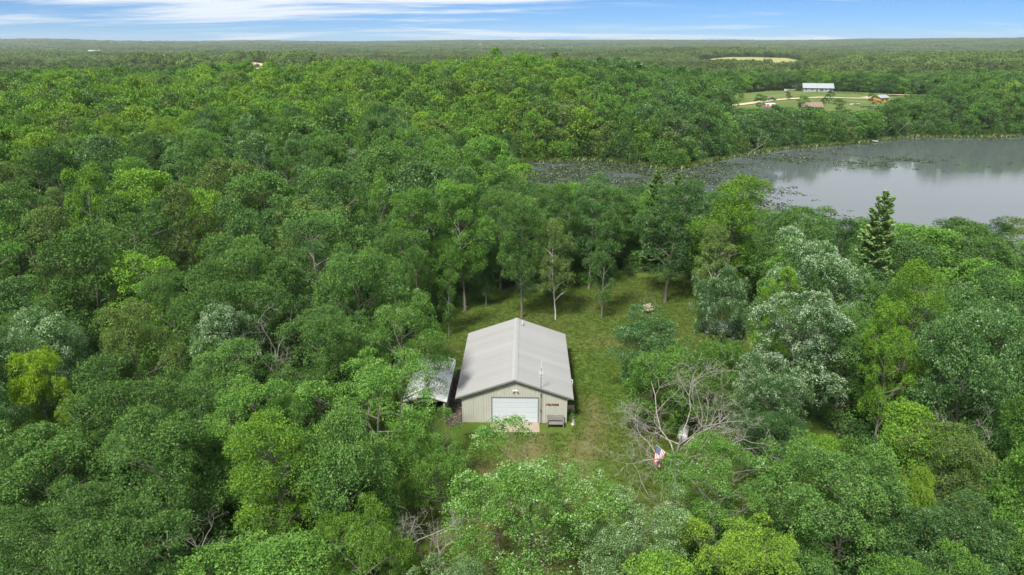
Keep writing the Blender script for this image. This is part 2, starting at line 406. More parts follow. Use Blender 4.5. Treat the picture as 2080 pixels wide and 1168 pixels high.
drape('lawn', [(8 + (x - 8) * 1.10, 62 + (y - 62) * 1.07) for x, y in LAWN], M['lawn'], 0.8, 0.035, 0.5, wear)
drape('meadow', MEADOW, M['meadow'], 7, 0.45, 2.0)
drape('field', FIELD, M['field'], 40, 1.2, 10)
drape('sandy_field', SANDF, M['sand'], 30, 1.2, 8)
drape('sandy_road', SANDR, M['sand'], 30, 1.4, 4)
drape('gravel_strip', [(-6.1, 53.2), (-6.15, 54.2), (-5.75, 63.5), (-4.6, 64.5), (-4.2, 53.2), (-4.5, 52.6), (-5.3, 52.2)], M['gravel'], 0.5, 0.055, 0.12)
def ribbon(pts, w):
    l, r = [], []
    for i, p in enumerate(pts):
        a = Vector(pts[max(0, i - 1)]); b = Vector(pts[min(len(pts) - 1, i + 1)]); t = (b - a).normalized(); n = Vector((-t.y, t.x)) * w / 2
        l.append((p[0] + n.x, p[1] + n.y)); r.append((p[0] - n.x, p[1] - n.y))
    return l + r[::-1]
drape('dirt_road', ribbon([(104, 352), (122, 374), (142, 395), (160, 408), (180, 414), (205, 409), (222, 392), (226, 382)], 5.5), M['sand'], 6, 0.75, 0.5)
drape('dirt_spur', ribbon([(205, 412), (222, 428), (240, 442), (275, 455)], 5.0), M['sand'], 6, 0.9, 0.5)

# lake
lb = bmesh.new(); f = lb.faces.new([lb.verts.new((x, y, WATER_Z)) for x, y in LAKE]); bmesh.ops.triangulate(lb, faces=[f])
bmesh.ops.recalc_face_normals(lb, faces=lb.faces[:])
if sum(fc.normal.z for fc in lb.faces) < 0: bmesh.ops.reverse_faces(lb, faces=lb.faces[:])
lm = bpy.data.meshes.new('lake'); lb.to_mesh(lm); lb.free(); lm.materials.append(M['water']); tag(link('lake', lm), kind='structure')

# ------------------------------------------------------------------ trees: generators
def nrm(v): return v / np.maximum(np.linalg.norm(v, axis=-1, keepdims=True), 1e-9)
def tubes(paths, k=5):
    """paths: list of (pts (n,3), radii (n)) -> verts, quad faces"""
    V, Fq, n0 = [], [], 0
    an = np.arange(k) * 2 * np.pi / k
    for pts, ra in paths:
        pts = np.asarray(pts, float); n = len(pts)
        t = nrm(np.gradient(pts, axis=0)); ref = np.where(np.abs(t[:, 2:3]) < 0.9, [[0, 0, 1.0]], [[1.0, 0, 0]])
        a = nrm(np.cross(t, ref)); b = np.cross(t, a)
        ring = pts[:, None] + (a[:, None] * np.cos(an)[None, :, None] + b[:, None] * np.sin(an)[None, :, None]) * np.asarray(ra)[:, None, None]
        V.append(ring.reshape(-1, 3)); i = np.arange(n * k).reshape(n, k) + n0
        Fq.append(np.stack([i[:-1], np.roll(i, -1, 1)[:-1], np.roll(i, -1, 1)[1:], i[1:]], -1).reshape(-1, 4)); n0 += n * k
    return np.vstack(V), np.vstack(Fq)
def leaf_quads(c, d, nn, L, W, g):
    n = len(c); d = nrm(d); s = nrm(np.cross(d, nn)); up = np.cross(s, d)
    L = L[:, None]; W = W[:, None]; fold = (g.random((n, 1)) * 0.25 + 0.05) * W
    v = np.empty((n, 4, 3))
    v[:, 0] = c - d * L * 0.5; v[:, 1] = c + s * W * 0.5 + up * fold; v[:, 2] = c + d * L * 0.5 - up * L * 0.12; v[:, 3] = c - s * W * 0.5 + up * fold
    return v.reshape(-1, 3), np.arange(n * 4).reshape(n, 4)
def curve(p0, d0, length, n, g, wob=0.12, lift=0.0):
    p = [np.array(p0, float)]; d = np.array(d0, float); st = length / (n - 1)
    for i in range(n - 1):
        d = d + g.normal(0, wob, 3) + np.array([0, 0, lift]); d /= np.linalg.norm(d); p.append(p[-1] + d * st)
    return np.array(p), d

def broadleaf(seed, H, Rc, base, nlimb, nclump, per, leaf, top=0.5, lobe=0.30, trunk_r=None, gap=0.0, droop=0.0, shape='dome', k=6, lean=0.0, spray=3.0):
    """returns (trunk verts, faces), (crown verts, faces, lv)"""
    g = np.random.default_rng(seed)
    tr = trunk_r or 0.016 * H
    paths = []; cb = base * H
    tp, td = curve((0, 0, -0.3), (lean, 0, 1), H * 0.86, 9, g, 0.05, 0.02)
    trr = tr * (1 - np.linspace(0, 1, 9) ** 0.9 * 0.85); trr[0] *= 1.35
    paths.append((tp, trr))
    C, RR = [], []
    az = g.random() * 6.28
    def prof(t):
        if shape == 'cone': return 1.0 - 0.72 * t
        if shape == 'vase': return 0.45 + 0.75 * np.sin(np.pi * min(1, 0.2 + 0.65 * t))
        return np.sin(np.pi * (0.20 + 0.68 * t)) ** 0.8
    for i in range(nlimb):
        t = (i + 0.3 + 0.4 * g.random()) / nlimb
        z = cb + (H * 0.90 - cb) * t
        sz = min(z * (1 - 0.22 * (1 - t)), H * 0.8)
        j = np.interp(sz, tp[:, 2], np.arange(9)); p0 = tp[int(j)] + (tp[min(8, int(j) + 1)] - tp[int(j)]) * (j - int(j))
        az += 2.4 + g.normal(0, 0.35)
        reach = Rc * prof(t) * (0.58 + 0.60 * g.random())
        reach *= 0.90; e = np.array([np.cos(az) * reach + p0[0], np.sin(az) * reach + p0[1], z + reach * 0.18 + g.normal(0, 0.25)])
        m1 = p0 * 0.5 + e * 0.5 + np.array([0, 0, 0.10 * reach]) + g.normal(0, 0.12 * reach * 0.5, 3)
        tt = np.linspace(0, 1, 6)[:, None]; limb = (1 - tt) ** 2 * p0 + 2 * tt * (1 - tt) * m1 + tt ** 2 * e
        r0 = tr * (0.50 - 0.28 * t); paths.append((limb, r0 * (1 - np.linspace(0, 1, 6) * 0.8)))
        r_l = Rc * lobe * (0.55 + 0.75 * g.random())
        C.append(e); RR.append(r_l)
        ns = 3 if reach > Rc * 0.45 else 1
        for s in range(ns):
            u = 0.35 + 0.5 * g.random(); p = limb[int(u * 5)]
            a2 = az + g.choice([-1, 1]) * (0.5 + 0.7 * g.random()); l2 = reach * (0.35 + 0.25 * g.random())
            e2 = p + np.array([np.cos(a2) * l2, np.sin(a2) * l2, l2 * (0.35 + 0.4 * g.random())])
            tt3 = np.linspace(0, 1, 4)[:, None]
            paths.append((p * (1 - tt3) + e2 * tt3 + np.sin(tt3 * np.pi) * g.normal(0, 0.08 * l2, 3), r0 * 0.5 * (1 - np.linspace(0, 1, 4) * 0.75)))
            C.append(e2); RR.append(r_l * (0.6 + 0.4 * g.random()))
    for q_ in range(2 if shape != 'cone' else 1):
        C.append(tp[-1] + np.array([g.normal(0, 0.2 * Rc * 0.5), g.normal(0, 0.2 * Rc * 0.5), H * 0.03])); RR.append(Rc * lobe * (0.8 if shape == 'cone' else 1.0))
    C = np.array(C); RR = np.array(RR)
    if gap:
        keep = g.random(len(C)) > gap; keep[-1] = True; C, RR = C[keep], RR[keep]
    # twig clumps on the outer skin of the lobes, a few inside
    want = nclump; w = RR ** 2; m_ = want * 6; li = g.choice(len(C), m_, p=w / w.sum())
    out = C[li] - np.array([0, 0, 1]) * (cb + (H - cb) * 0.30); out[:, 2] *= 0.6
    v = nrm(nrm(g.normal(size=(m_, 3))) + 0.35 * nrm(out) + np.array([0, 0, 0.30]))
    dist = RR[li] * (0.70 + 0.45 * g.random(m_) ** 0.8)
    cc = C[li] + v * dist[:, None] * np.array([1.08, 1.08, 0.85])
    inside = np.zeros(m_)
    for c_, r_ in zip(C, RR): inside += (np.linalg.norm((cc - c_) / np.array([1.08, 1.08, 0.85]), axis=1) < r_ * 0.70)
    p_keep = np.where(inside < 1, 1.0, 0.06) * np.where(v[:, 2] < -0.35, 0.12, np.where(v[:, 2] < 0.0, 0.45, 1.0))
    kk = np.nonzero(g.random(m_) < p_keep)[0][:want]; cc, v = cc[kk], v[kk]
    cc[:, 2] = np.maximum(cc[:, 2], cb * 0.7); nclump = len(cc)
    n = nclump * per
    ci = np.repeat(np.arange(nclump), per)
    # each clump is a little dome of leaves round its twig tip
    ax = nrm(v + np.array([0, 0, 0.75]) + g.normal(0, 0.15, v.shape)); rs = (spray * leaf * (0.65 + 0.7 * g.random(nclump)))[ci][:, None]
    q_ = nrm(g.normal(size=(n, 3)) + 0.9 * ax[ci]); hgt_ = (q_ * ax[ci]).sum(1)
    c = cc[ci] + q_ * rs * (0.45 + 0.6 * g.random((n, 1)) ** 0.5) * np.array([1, 1, 0.85]) - ax[ci] * rs * 0.3
    d = q_ * 0.8 + g.normal(0, 0.55, (n, 3)) - np.array([0, 0, droop])
    nn = q_ * 0.7 + np.array([0, 0, 0.45]) + g.normal(0, 0.40, (n, 3))
    L = leaf * (0.55 + 0.8 * g.random(n) ** 1.4); W = L * (0.50 + 0.25 * g.random(n))
    lvv, lff = leaf_quads(c, d, nn, L, W, g)
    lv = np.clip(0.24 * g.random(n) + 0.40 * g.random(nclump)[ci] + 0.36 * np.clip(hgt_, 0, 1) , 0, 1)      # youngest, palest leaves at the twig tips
    return tubes(paths, k), (lvv, lff, lv)

def conifer(seed, H, Rc, whorls, leaf, dens):
    g = np.random.default_rng(seed); paths = [(np.array([[0, 0, -0.3], [0.05, 0, H * 0.5], [0, 0.03, H]]), np.array([0.016 * H, 0.010 * H, 0.002 * H]))]
    c, d, nn = [], [], []
    for i in range(whorls):
        t = i / (whorls - 1); z = H * (0.14 + 0.84 * t); reach = Rc * (1 - t) ** 0.55 * (0.7 + 0.45 * g.random()) + 0.3
        nb = 5 if t < 0.8 else 4; a0 = g.random() * 6.28
        for b in range(nb):
            a = a0 + b * 6.283 / nb + g.normal(0, 0.18); l = reach * (0.6 + 0.5 * g.random()); e = np.array([np.cos(a) * l, np.sin(a) * l, l * (0.05 + 0.35 * t) + g.normal(0, 0.1)])
            p0 = np.array([0, 0, z]); tt = np.linspace(0, 1, 4)[:, None]
            br = p0 + e * tt + np.array([0, 0, 0.18 * l]) * tt ** 2
            paths.append((br, 0.0035 * H * (1 - 0.3 * t) * (1 - np.linspace(0, 1, 4) * 0.8)))
            m = int(dens * l) + 4; u = 0.22 + 0.82 * g.random(m)[:, None] ** 0.7
            side = np.array([-np.sin(a), np.cos(a), 0])
            c.append(p0 + e * u + np.array([0, 0, 0.18 * l]) * u ** 2 + side * g.normal(0, 0.20, (m, 1)) * l * (1.1 - u * 0.6) + g.normal(0, 0.10, (m, 3)))
            d.append(nrm(e)[None] + side * g.normal(0, 0.7, (m, 1)) + np.array([0, 0, 0.3]) + g.normal(0, 0.3, (m, 3))); nn.append(np.array([0, 0, 1.0]) + g.normal(0, 0.5, (m, 3)))
    c = np.vstack(c); d = np.vstack(d); nn = np.vstack(nn); n = len(c)
    L = leaf * (0.8 + 0.6 * g.random(n)); vv, ff = leaf_quads(c, d, nn, L, L * 0.42, g)
    return tubes(paths, 5), (vv, ff, 0.25 + 0.7 * g.random(n))

def dead_tree(seed, H, spread, nlimb, depth=4, r0=0.2, start=0.25, lift=0.05, lean=(0, 0)):
    g = np.random.default_rng(seed); trunk, twigs = [], []
    tp, td = curve((0, 0, -0.3), (lean[0], lean[1], 1), H * 0.62, 8, g, 0.07)
    trunk.append((tp, r0 * (1 - np.linspace(0, 1, 8) * 0.6)))
    def grow(p, d, length, r, lev):
        n = 6 if lev < 2 else 4
        pts, de = curve(p, d, length, n, g, 0.20 if lev < 2 else 0.26, lift * (1 if lev < 3 else 0.3))
        (trunk if lev <= 1 else twigs).append((pts, r * (1 - np.linspace(0, 1, n) * 0.62)))
        if lev >= depth: return
        for c_ in range(4 if lev < 3 else 3):
            i = int(g.integers(1, n)); base_d = nrm(pts[min(n - 1, i)] - pts[i - 1])
            side = nrm(np.cross(base_d, g.normal(size=3)))
            grow(pts[i], nrm(base_d * 0.75 + side * (0.6 + 0.35 * g.random())), length * (0.42 + 0.2 * g.random()), max(0.008, r * 0.44), lev + 1)
    for i in range(nlimb):
        t = start + (1 - start) * (i + 0.5) / nlimb; p = tp[min(7, int(t * 7 + 0.5))]
        a = i * 2.4 + g.normal(0, 0.3); el = 0.35 + 0.55 * t
        grow(p, nrm(np.array([np.cos(a), np.sin(a), el])), spread * (0.75 + 0.4 * g.random()), r0 * 0.5 * (1 - 0.4 * t), 1)
    return tubes(trunk, 6), tubes(twigs, 4)

def make_meshes(name, parts, bark):
    (tv, tf), (cv, cf, lv) = parts
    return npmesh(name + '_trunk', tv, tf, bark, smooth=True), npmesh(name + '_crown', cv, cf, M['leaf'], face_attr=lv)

PROTO = {}          # kind -> list of (H, R, trunk mesh, crown mesh)
def reg(kind, H, Rc, parts, bark):
    cv = parts[1][0]; Ht = float(np.percentile(cv[:, 2], 99.7)); Rt = float(np.percentile(np.hypot(cv[:, 0], cv[:, 1]), 96))      # measured size of the crown
    PROTO.setdefault(kind, []).append((Ht, Rt) + make_meshes(kind, parts, bark))
for s in range(5): reg('oak', 11, 4.0, broadleaf(100 + s, 11, 4.0, 0.22, 16, 900, 50, 0.13, lobe=0.28, gap=0.06, spray=3.9), M['bark'])
for s in range(4): reg('ash', 11, 4.2, broadleaf(200 + s, 11, 4.2, 0.20, 17, 820, 50, 0.135, lobe=0.25, gap=0.08, shape='vase', spray=3.9), M['bark_grey'])
for s in range(3): reg('aspen', 14, 3.0, broadleaf(300 + s, 14, 3.0, 0.22, 20, 800, 46, 0.12, lobe=0.31, spray=3.9), M['bark_grey'])
for s in range(2): reg('maple', 8, 3.2, broadleaf(400 + s, 8, 3.2, 0.10, 15, 760, 46, 0.13, lobe=0.30, spray=3.8), M['bark'])
for s in range(2): reg('birch', 12, 2.2, broadleaf(500 + s, 12, 2.2, 0.20, 16, 640, 34, 0.13, lobe=0.38, gap=0.06, droop=0.5, trunk_r=0.085, lean=0.08), M['birch'])
for s in range(2): reg('slim', 12, 1.7, broadleaf(550 + s, 12, 1.7, 0.12, 18, 480, 28, 0.16, lobe=0.42, trunk_r=0.13), M['bark_grey'])
for s in range(3): reg('tall', 16, 3.4, broadleaf(600 + s, 16, 3.4, 0.26, 20, 900, 44, 0.15, lobe=0.34, trunk_r=0.22, spray=3.6), M['bark_grey'])
for s in range(2): reg('pine', 19, 3.4, conifer(700 + s, 19, 3.4, 20, 0.50, 80), M['bark'])
for s in range(6): reg('mid_round', 13, 3.7, broadleaf(800 + s, 13, 3.7, 0.20, 13, 520, 30, 0.21, lobe=0.31, k=4, spray=3.2), M['bark'])
for s in range(3): reg('mid_airy', 13, 3.6, broadleaf(850 + s, 13, 3.6, 0.20, 14, 460, 30, 0.21, lobe=0.30, gap=0.08, shape='vase', k=4, spray=2.7), M['bark_grey'])
for s in range(2): reg('mid_tall', 15, 2.9, broadleaf(880 + s, 15, 2.9, 0.18, 16, 470, 30, 0.20, lobe=0.36, k=4, spray=2.7), M['bark_grey'])

TINT = dict(mid=(0.080, 0.168, 0.040), dark=(0.050, 0.118, 0.034), yellow=(0.148, 0.258, 0.032), bright=(0.118, 0.240, 0.028), olive=(0.108, 0.170, 0.046),
            blue=(0.073, 0.158, 0.047), pale=(0.132, 0.235, 0.078), fresh=(0.095, 0.208, 0.036), lime=(0.185, 0.305, 0.024), pine=(0.16, 0.26, 0.095))
def place_tree(name, kind, x, y, h, rc, tint, silver, label, cat='tree', group=None, pick=None, rz=None, z=None, bark=None):
    P = PROTO[kind]; H, R0, tm, cm = P[(pick if pick is not None else int(rng.integers(len(P)))) % len(P)]
    if z is None: z = float(terrain(x, y))
    o = empty(name, (x, y, z), rng.random() * 6.28 if rz is None else rz); o.scale = (rc / R0, rc / R0, h / H)
    tag(o, label, cat, group)
    t = link('trunk', tm, o); c = link('crown', cm, o)
    v = 0.80 + 0.42 * rng.random()
    c['tint'] = [float(a * v) for a in tint] + [1.0]; c['silver'] = float(silver)
    return o

HERO = [  # name, kind, x, y, height, crown radius, tint, silver, label
 ('ash_tree', 'ash', 1.2, 35.6, 9.7, 5.6, 'fresh', 0.20, 'open ash tree with light leaf tips in front of the garage door'),
 ('aspen_tree', 'aspen', -14.6, 35.2, 11.8, 3.5, 'bright', 0.0, 'bright yellow-green aspen with a bare straight grey trunk'),
 ('ash_tree', 'ash', -10.2, 43.2, 10.6, 5.6, 'fresh', 0.08, 'wide fresh-green ash in front of the small open shed'),
 ('ash_tree', 'ash', -5.0, 40.6, 8.0, 3.2, 'fresh', 0.06, 'low fresh-green ash between the wide ash and the concrete apron'),
 ('oak_tree', 'ash', -9.9, 53.9, 11.6, 4.5, 'fresh', 0.14, 'green tree whose branches hang over the white shed roof'),
 ('oak_tree', 'oak', -15.6, 48.5, 12.5, 3.6, 'mid', 0.0, 'dull green oak next to the tree hanging over the shed'),
 ('poplar_tree', 'oak', -23.6, 49.8, 12.5, 3.6, 'blue', 0.34, 'silvery poplar flecked white in the woods beyond the shed'),
 ('poplar_tree', 'oak', -36, 48.3, 13.0, 4.0, 'blue', 0.30, 'pale silver-leaved poplar beyond the lime-yellow tree'),
 ('maple_tree', 'oak', -33.6, 43.2, 11.5, 2.7, 'lime', 0.0, 'lime-yellow tree standing out among darker green woods'),
 ('oak_tree', 'oak', -26.0, 41.2, 12.0, 4.4, 'mid', 0.0, 'broad mid-green oak beside the lime-yellow tree'),
 ('oak_tree', 'oak', -29.0, 36.4, 10.2, 4.0, 'mid', 0.0, 'rounded green oak in the thick woods before the lime-yellow tree'),
 ('oak_tree', 'oak', -21.8, 36.4, 11.2, 4.3, 'mid', 0.0, 'large green oak beside the bright yellow-green aspen'),
 ('oak_tree', 'oak', -25.8, 30.6, 9.0, 3.8, 'mid', 0.04, 'grey-green oak at the foot of the thick woods'),
 ('elm_tree', 'oak', -30.5, 50.5, 12.2, 3.6, 'olive', 0.0, 'olive green elm between two silvery poplars'),
 ('aspen_tree', 'ash', -8.2, 29.2, 8.8, 3.2, 'bright', 0.08, 'small yellow-green tree beside grey dead branches'),
 ('ash_tree', 'ash', -3.3, 27.4, 7.4, 3.0, 'pale', 0.18, 'low pale green treetop next to the dead grey branches'),
 ('ash_tree', 'ash', 7.2, 33.0, 8.0, 3.6, 'pale', 0.24, 'pale whitish-green ash beside the worn driveway'),
 ('aspen_tree', 'ash', 11.8, 29.4, 7.8, 3.8, 'yellow', 0.0, 'yellow-green treetop in front of the big dead tree'),
 ('ash_tree', 'ash', 13.0, 36.2, 8.8, 3.9, 'fresh', 0.14, 'green ash with bare twigs at the foot of the dead tree'),
 ('oak_tree', 'oak', 19.6, 33.0, 10.0, 4.3, 'mid', 0.06, 'large dull-green oak with a domed crown and bare twigs'),
 ('oak_tree', 'oak', 24.8, 30.6, 8.2, 3.8, 'blue', 0.10, 'bluish green oak beside the large domed oak'),
 ('elm_tree', 'oak', 26.8, 36.2, 9.4, 3.2, 'olive', 0.04, 'light olive elm behind the small yellowing tree'),
 ('maple_tree', 'maple', 24.3, 33.8, 8.4, 1.5, 'yellow', 0.0, 'small yellowing tree poking up between oaks'),
 ('maple_tree', 'maple', 27.3, 40.2, 9.2, 3.5, 'bright', 0.0, 'bright green spreading maple in the shade behind the olive elm'),
 ('maple_tree', 'maple', 20.6, 38.6, 7.4, 2.0, 'bright', 0.0, 'bright green bushy young maple at the lawn corner'),
 ('oak_tree', 'oak', 18.2, 42.8, 7.2, 2.7, 'dark', 0.06, 'dark bluish bushy oak beside the bright young maple'),
 ('poplar_tree', 'oak', 23.0, 50.4, 13.0, 4.5, 'blue', 0.36, 'big silvery poplar with white-turned leaves beside the lawn'),
 ('poplar_tree', 'oak', 19.4, 46.5, 9.6, 3.2, 'blue', 0.26, 'lower silvery poplar under the big silver one'),
 ('poplar_tree', 'oak', 28.4, 60.0, 15.8, 4.6, 'blue', 0.34, 'tall silver-white poplar behind the yellow-green young aspen'),
 ('poplar_tree', 'oak', 20.3, 60.2, 12.0, 3.1, 'blue', 0.26, 'silvery green poplar at the lawn edge beyond the round oaks'),
 ('aspen_tree', 'aspen', 24.3, 58.6, 13.0, 2.1, 'bright', 0.0, 'yellow-green young aspen among silvery poplars'),
 ('aspen_tree', 'aspen', 32.4, 50.5, 16.0, 3.2, 'bright', 0.0, 'tall vivid green aspen beside the bare grey limbs'),
 ('aspen_tree', 'aspen', 29.4, 48.0, 13.8, 2.3, 'bright', 0.0, 'shorter vivid green aspen leaning on the tall one'),
 ('oak_tree', 'oak', 13.3, 57.6, 8.3, 4.6, 'dark', 0.14, 'dark green open oak standing on the lawn'),
 ('oak_tree', 'maple', 12.4, 50.6, 8.3, 3.0, 'fresh', 0.0, 'round dense green oak behind the dead tree'),
 ('oak_tree', 'maple', 17.4, 52.4, 8.4, 2.3, 'fresh', 0.05, 'smaller round green oak between dead tree and silvery poplars'),
 ('pine_tree', 'pine', 38.0, 68.4, 17.6, 2.7, 'pine', 0.04, 'dark pine rising above the canopy against the lake'),
 ('spruce_tree', 'pine', 20.4, 95.5, 14.8, 1.9, 'pale', 0.04, 'pale pointed conifer beside the lily pads'),
 ('spruce_tree', 'pine', 23.9, 97.5, 14.2, 1.7, 'pale', 0.04, 'thinner pale conifer next to the pale pointed one'),
 ('maple_tree', 'tall', 26.5, 80.6, 16.8, 4.5, 'bright', 0.0, 'bright green domed tree below the open lake'),
 ('oak_tree', 'tall', 1.21, 77.7, 15.6, 3.3, 'mid', 0.02, 'tall oak with a bare trunk right behind the metal building'),
 ('oak_tree', 'tall', -5.9, 80.1, 16.6, 3.4, 'fresh', 0.04, 'tall oak with a long bare trunk at the lawn corner'),
 ('slim_tree', 'slim', -3.34, 81.5, 10.5, 1.6, 'dark', 0.0, 'slim young tree between the two tall oaks behind the metal building'),
 ('birch_tree', 'birch', 5.3, 77.0, 12.6, 2.4, 'olive', 0.0, 'white-trunked birch leaning over the lawn behind the metal building'),
 ('slim_tree', 'slim', 10.97, 77.4, 13.6, 2.0, 'mid', 0.04, 'slim leafy tree with foliage to the ground beside the birch'),
 ('oak_tree', 'tall', 20.0, 83.4, 16.0, 4.2, 'blue', 0.10, 'big bluish-green oak with a straight trunk near the lawn swing'),
 ('slim_tree', 'slim', -7.27, 72.2, 11.0, 1.5, 'fresh', 0.0, 'slim leafy tree at the edge of the lawn behind the shed'),
 ('slim_tree', 'slim', 24.2, 83.2, 9.0, 1.5, 'dark', 0.0, 'small dark tree beyond the lawn swing'),
 ('birch_tree', 'birch', 23.4, 76.0, 12.5, 2.5, 'olive', 0.0, 'white-branched birch at the far lawn corner by the silvery poplars'),
 ('oak_tree', 'tall', 10.6, 88.5, 15.5, 3.4, 'blue', 0.08, 'grey-green oak rising behind the slim leafy tree'),
 ('oak_tree', 'tall', 5.0, 86.5, 15.2, 3.3, 'mid', 0.04, 'oak rising behind the leaning birch'),
 ('oak_tree', 'tall', -11.5, 77.5, 16.5, 3.6, 'fresh', 0.0, 'tall green oak at the shady corner behind the shed'),
 ('oak_tree', 'tall', -1.6, 88.0, 14.2, 3.6, 'mid', 0.02, 'oak closing the gap behind the slim young tree'),
 ('oak_tree', 'tall', 8.2, 93.0, 13.4, 3.6, 'fresh', 0.0, 'fresh green oak in the shade wall behind the birch'),
 ('oak_tree', 'tall', 15.4, 97.5, 12.6, 3.8, 'mid', 0.03, 'oak at the shady end of the lawn beyond the slim leafy tree'),
 ('oak_tree', 'tall', 22.0, 97.0, 12.4, 3.6, 'fresh', 0.04, 'oak at the shady lawn end beyond the swing'),
 ('oak_tree', 'tall', 29.0, 90.0, 13.2, 3.6, 'blue', 0.08, 'bluish oak behind the bright domed tree'),
 ('oak_tree', 'oak', -12.6, 70.0, 14.0, 3.3, 'mid', 0.0, 'oak at the lawn edge behind the shed'),
]
hero_xy = []
for h in HERO:
    name, kind, x, y, hh, rc, tn, si, lab = h
    place_tree(name, kind, x, y, hh, rc, TINT[tn], si, lab); hero_xy.append((x, y, rc))

def place_dead(name, x, y, H, spread, nl, seed, label, r0, depth=4, start=0.25, lift=0.05, lean=(0, 0), rz=0.0, group=None):
    (tv, tf), (bv, bf) = dead_tree(seed, H, spread, nl, depth, r0, start, lift, lean)
    o = empty(name, (x, y, float(terrain(x, y))), rz); tag(o, label, 'dead tree', group)
    link('trunk', npmesh('dead_trunk', tv, tf, M['dead_wood'], smooth=True), o); tag(link('branches', npmesh('dead_branches', bv, bf, M['dead_wood'], smooth=True), o), kind='stuff')
    hero_xy.append((x, y, 1.5))
place_dead('dead_tree', 12.35, 43.4, 9.5, 6.1, 12, 41, 'large bare grey dead tree with spreading branches beside the flag', 0.165, depth=5, start=0.22, lift=0.012)
place_dead('dead_tree', -6.6, 33.0, 8.0, 2.5, 6, 33, 'bare whitish dead tree beside the small yellow-green tree', 0.11, lift=0.09)
place_dead('dead_tree', -4.4, 33.4, 7.6, 2.2, 6, 34, 'thin bare dead tree between whitish dead tree and open ash', 0.10, lift=0.09)
place_dead('dead_tree', 37.0, 52.0, 14.5, 4.6, 7, 36, 'bare grey-limbed dead tree beside the tall vivid aspen', 0.2, start=0.45, lift=0.04)
place_dead('dead_tree', -19.8, 51.5, 14.6, 2.8, 8, 37, 'leafless grey tree spiking up behind the silvery poplar', 0.13, lift=0.12, start=0.3)
place_dead('dead_tree', 31.5, 42.5, 9.5, 2.2, 6, 38, 'thin leafless tree in the shade beneath the vivid aspens', 0.10, lift=0.1)
place_dead('dead_tree', -18.0, 31.5, 6.8, 4.2, 5, 39, 'half fallen dead tree with grey limbs under the large oak', 0.14, lift=0.0, lean=(-0.5, -0.2))

# ------------------------------------------------------------------ trees: the rest of the woods
def soft(x, y, s, ph): return np.sin(x / s + ph) * np.cos(y / (s * 0.8) + 1.7 * ph) + 0.5 * np.sin((x + y) / (s * 0.53) + 2.3 * ph)
def pick_tint(x, y, g):
    """species patches: (tint name, silver)"""
    r = math.hypot(x, y); a = soft(x, y, 21, 0.7) + g.normal(0, 0.75); u = g.random()
    if x < 25 and 165 < r < 350 and u < 0.80: return ('bright' if u < 0.32 else 'yellow' if u < 0.48 else 'olive' if u < 0.60 else 'fresh'), 0.0
    if a > 1.15: return 'blue', 0.10 + 0.16 * g.random()
    if a > 0.55: return 'blue', 0.02
    if a > 0.05: return 'mid', 0.0
    if a > -0.5: return 'fresh', 0.0
    if a > -0.95: return 'mid', 0.0
    if a > -1.25: return 'dark', 0.0
    if a > -1.6: return 'olive', 0.0
    return ('bright' if u < 0.85 else 'yellow'), 0.0
NAMES = {'blue': 'bluish green', 'mid': 'mid-green', 'fresh': 'fresh green', 'dark': 'dark green', 'olive': 'olive green', 'bright': 'bright yellow-green', 'yellow': 'yellowish', 'silver': 'silvery'}
HALF = R(45)
def blocked(x, y, clear=2.0):
    """places where no wood grows"""
    x = np.asarray(x, float); y = np.asarray(y, float)
    b = poly_dist(x, y, LAKE) < clear
    b |= poly_dist(x, y, LAWN) < 1.2
    b |= poly_dist(x, y, MEADOW) < 1.0
    b |= poly_dist(x, y, FIELD) < 4
    b |= poly_dist(x, y, SANDF) < 4
    b |= poly_dist(x, y, SANDR) < 4
    b |= (x > -11) & (x < -4) & (y > 52) & (y < 64)
    return b
g = np.random.default_rng(11)
cand = g.uniform([-150, 14], [150, 170], (26000, 2))
cr = np.hypot(cand[:, 0], cand[:, 1]); ca = np.arctan2(cand[:, 0], cand[:, 1])
cand = cand[(np.abs(ca) < HALF) & (cr > 22) & ~blocked(cand[:, 0], cand[:, 1])]
chosen = []; grid = {}
for x, y, rc in hero_xy: grid.setdefault((int(x // 6), int(y // 6)), []).append((x, y, rc * 0.92 + 1.6))
SP = 6.5
for x, y in cand:
    i, j = int(x // 6), int(y // 6); ok = True
    for a in (-1, 0, 1):
        for b in (-1, 0, 1):
            for (px, py, m) in grid.get((i + a, j + b), ()):
                if (px - x) ** 2 + (py - y) ** 2 < m * m: ok = False; break
            if not ok: break
        if not ok: break
    if ok: grid.setdefault((i, j), []).append((x, y, SP)); chosen.append((x, y))
chosen.sort(key=lambda p: math.hypot(*p))
N_IND = 262
FAR0 = math.hypot(*chosen[N_IND]); print('single trees out to', FAR0, 'of', len(chosen))
def zone(x, y):
    if y > 84 and -12 < x: return 'in the woods between lawn and lake', 'trees between the lawn and the lake'
    if x > 20: return 'in the woods beside the lawn swing and dead tree', 'trees on the lawn swing side'
    if y < 47 and x > -13: return 'in the woods before the garage door', 'trees before the garage'
    if y < 62: return 'in the thick woods beside the small shed', 'trees beside the shed'
    return 'in the wooded slope beyond the small shed', 'trees on the wooded slope'
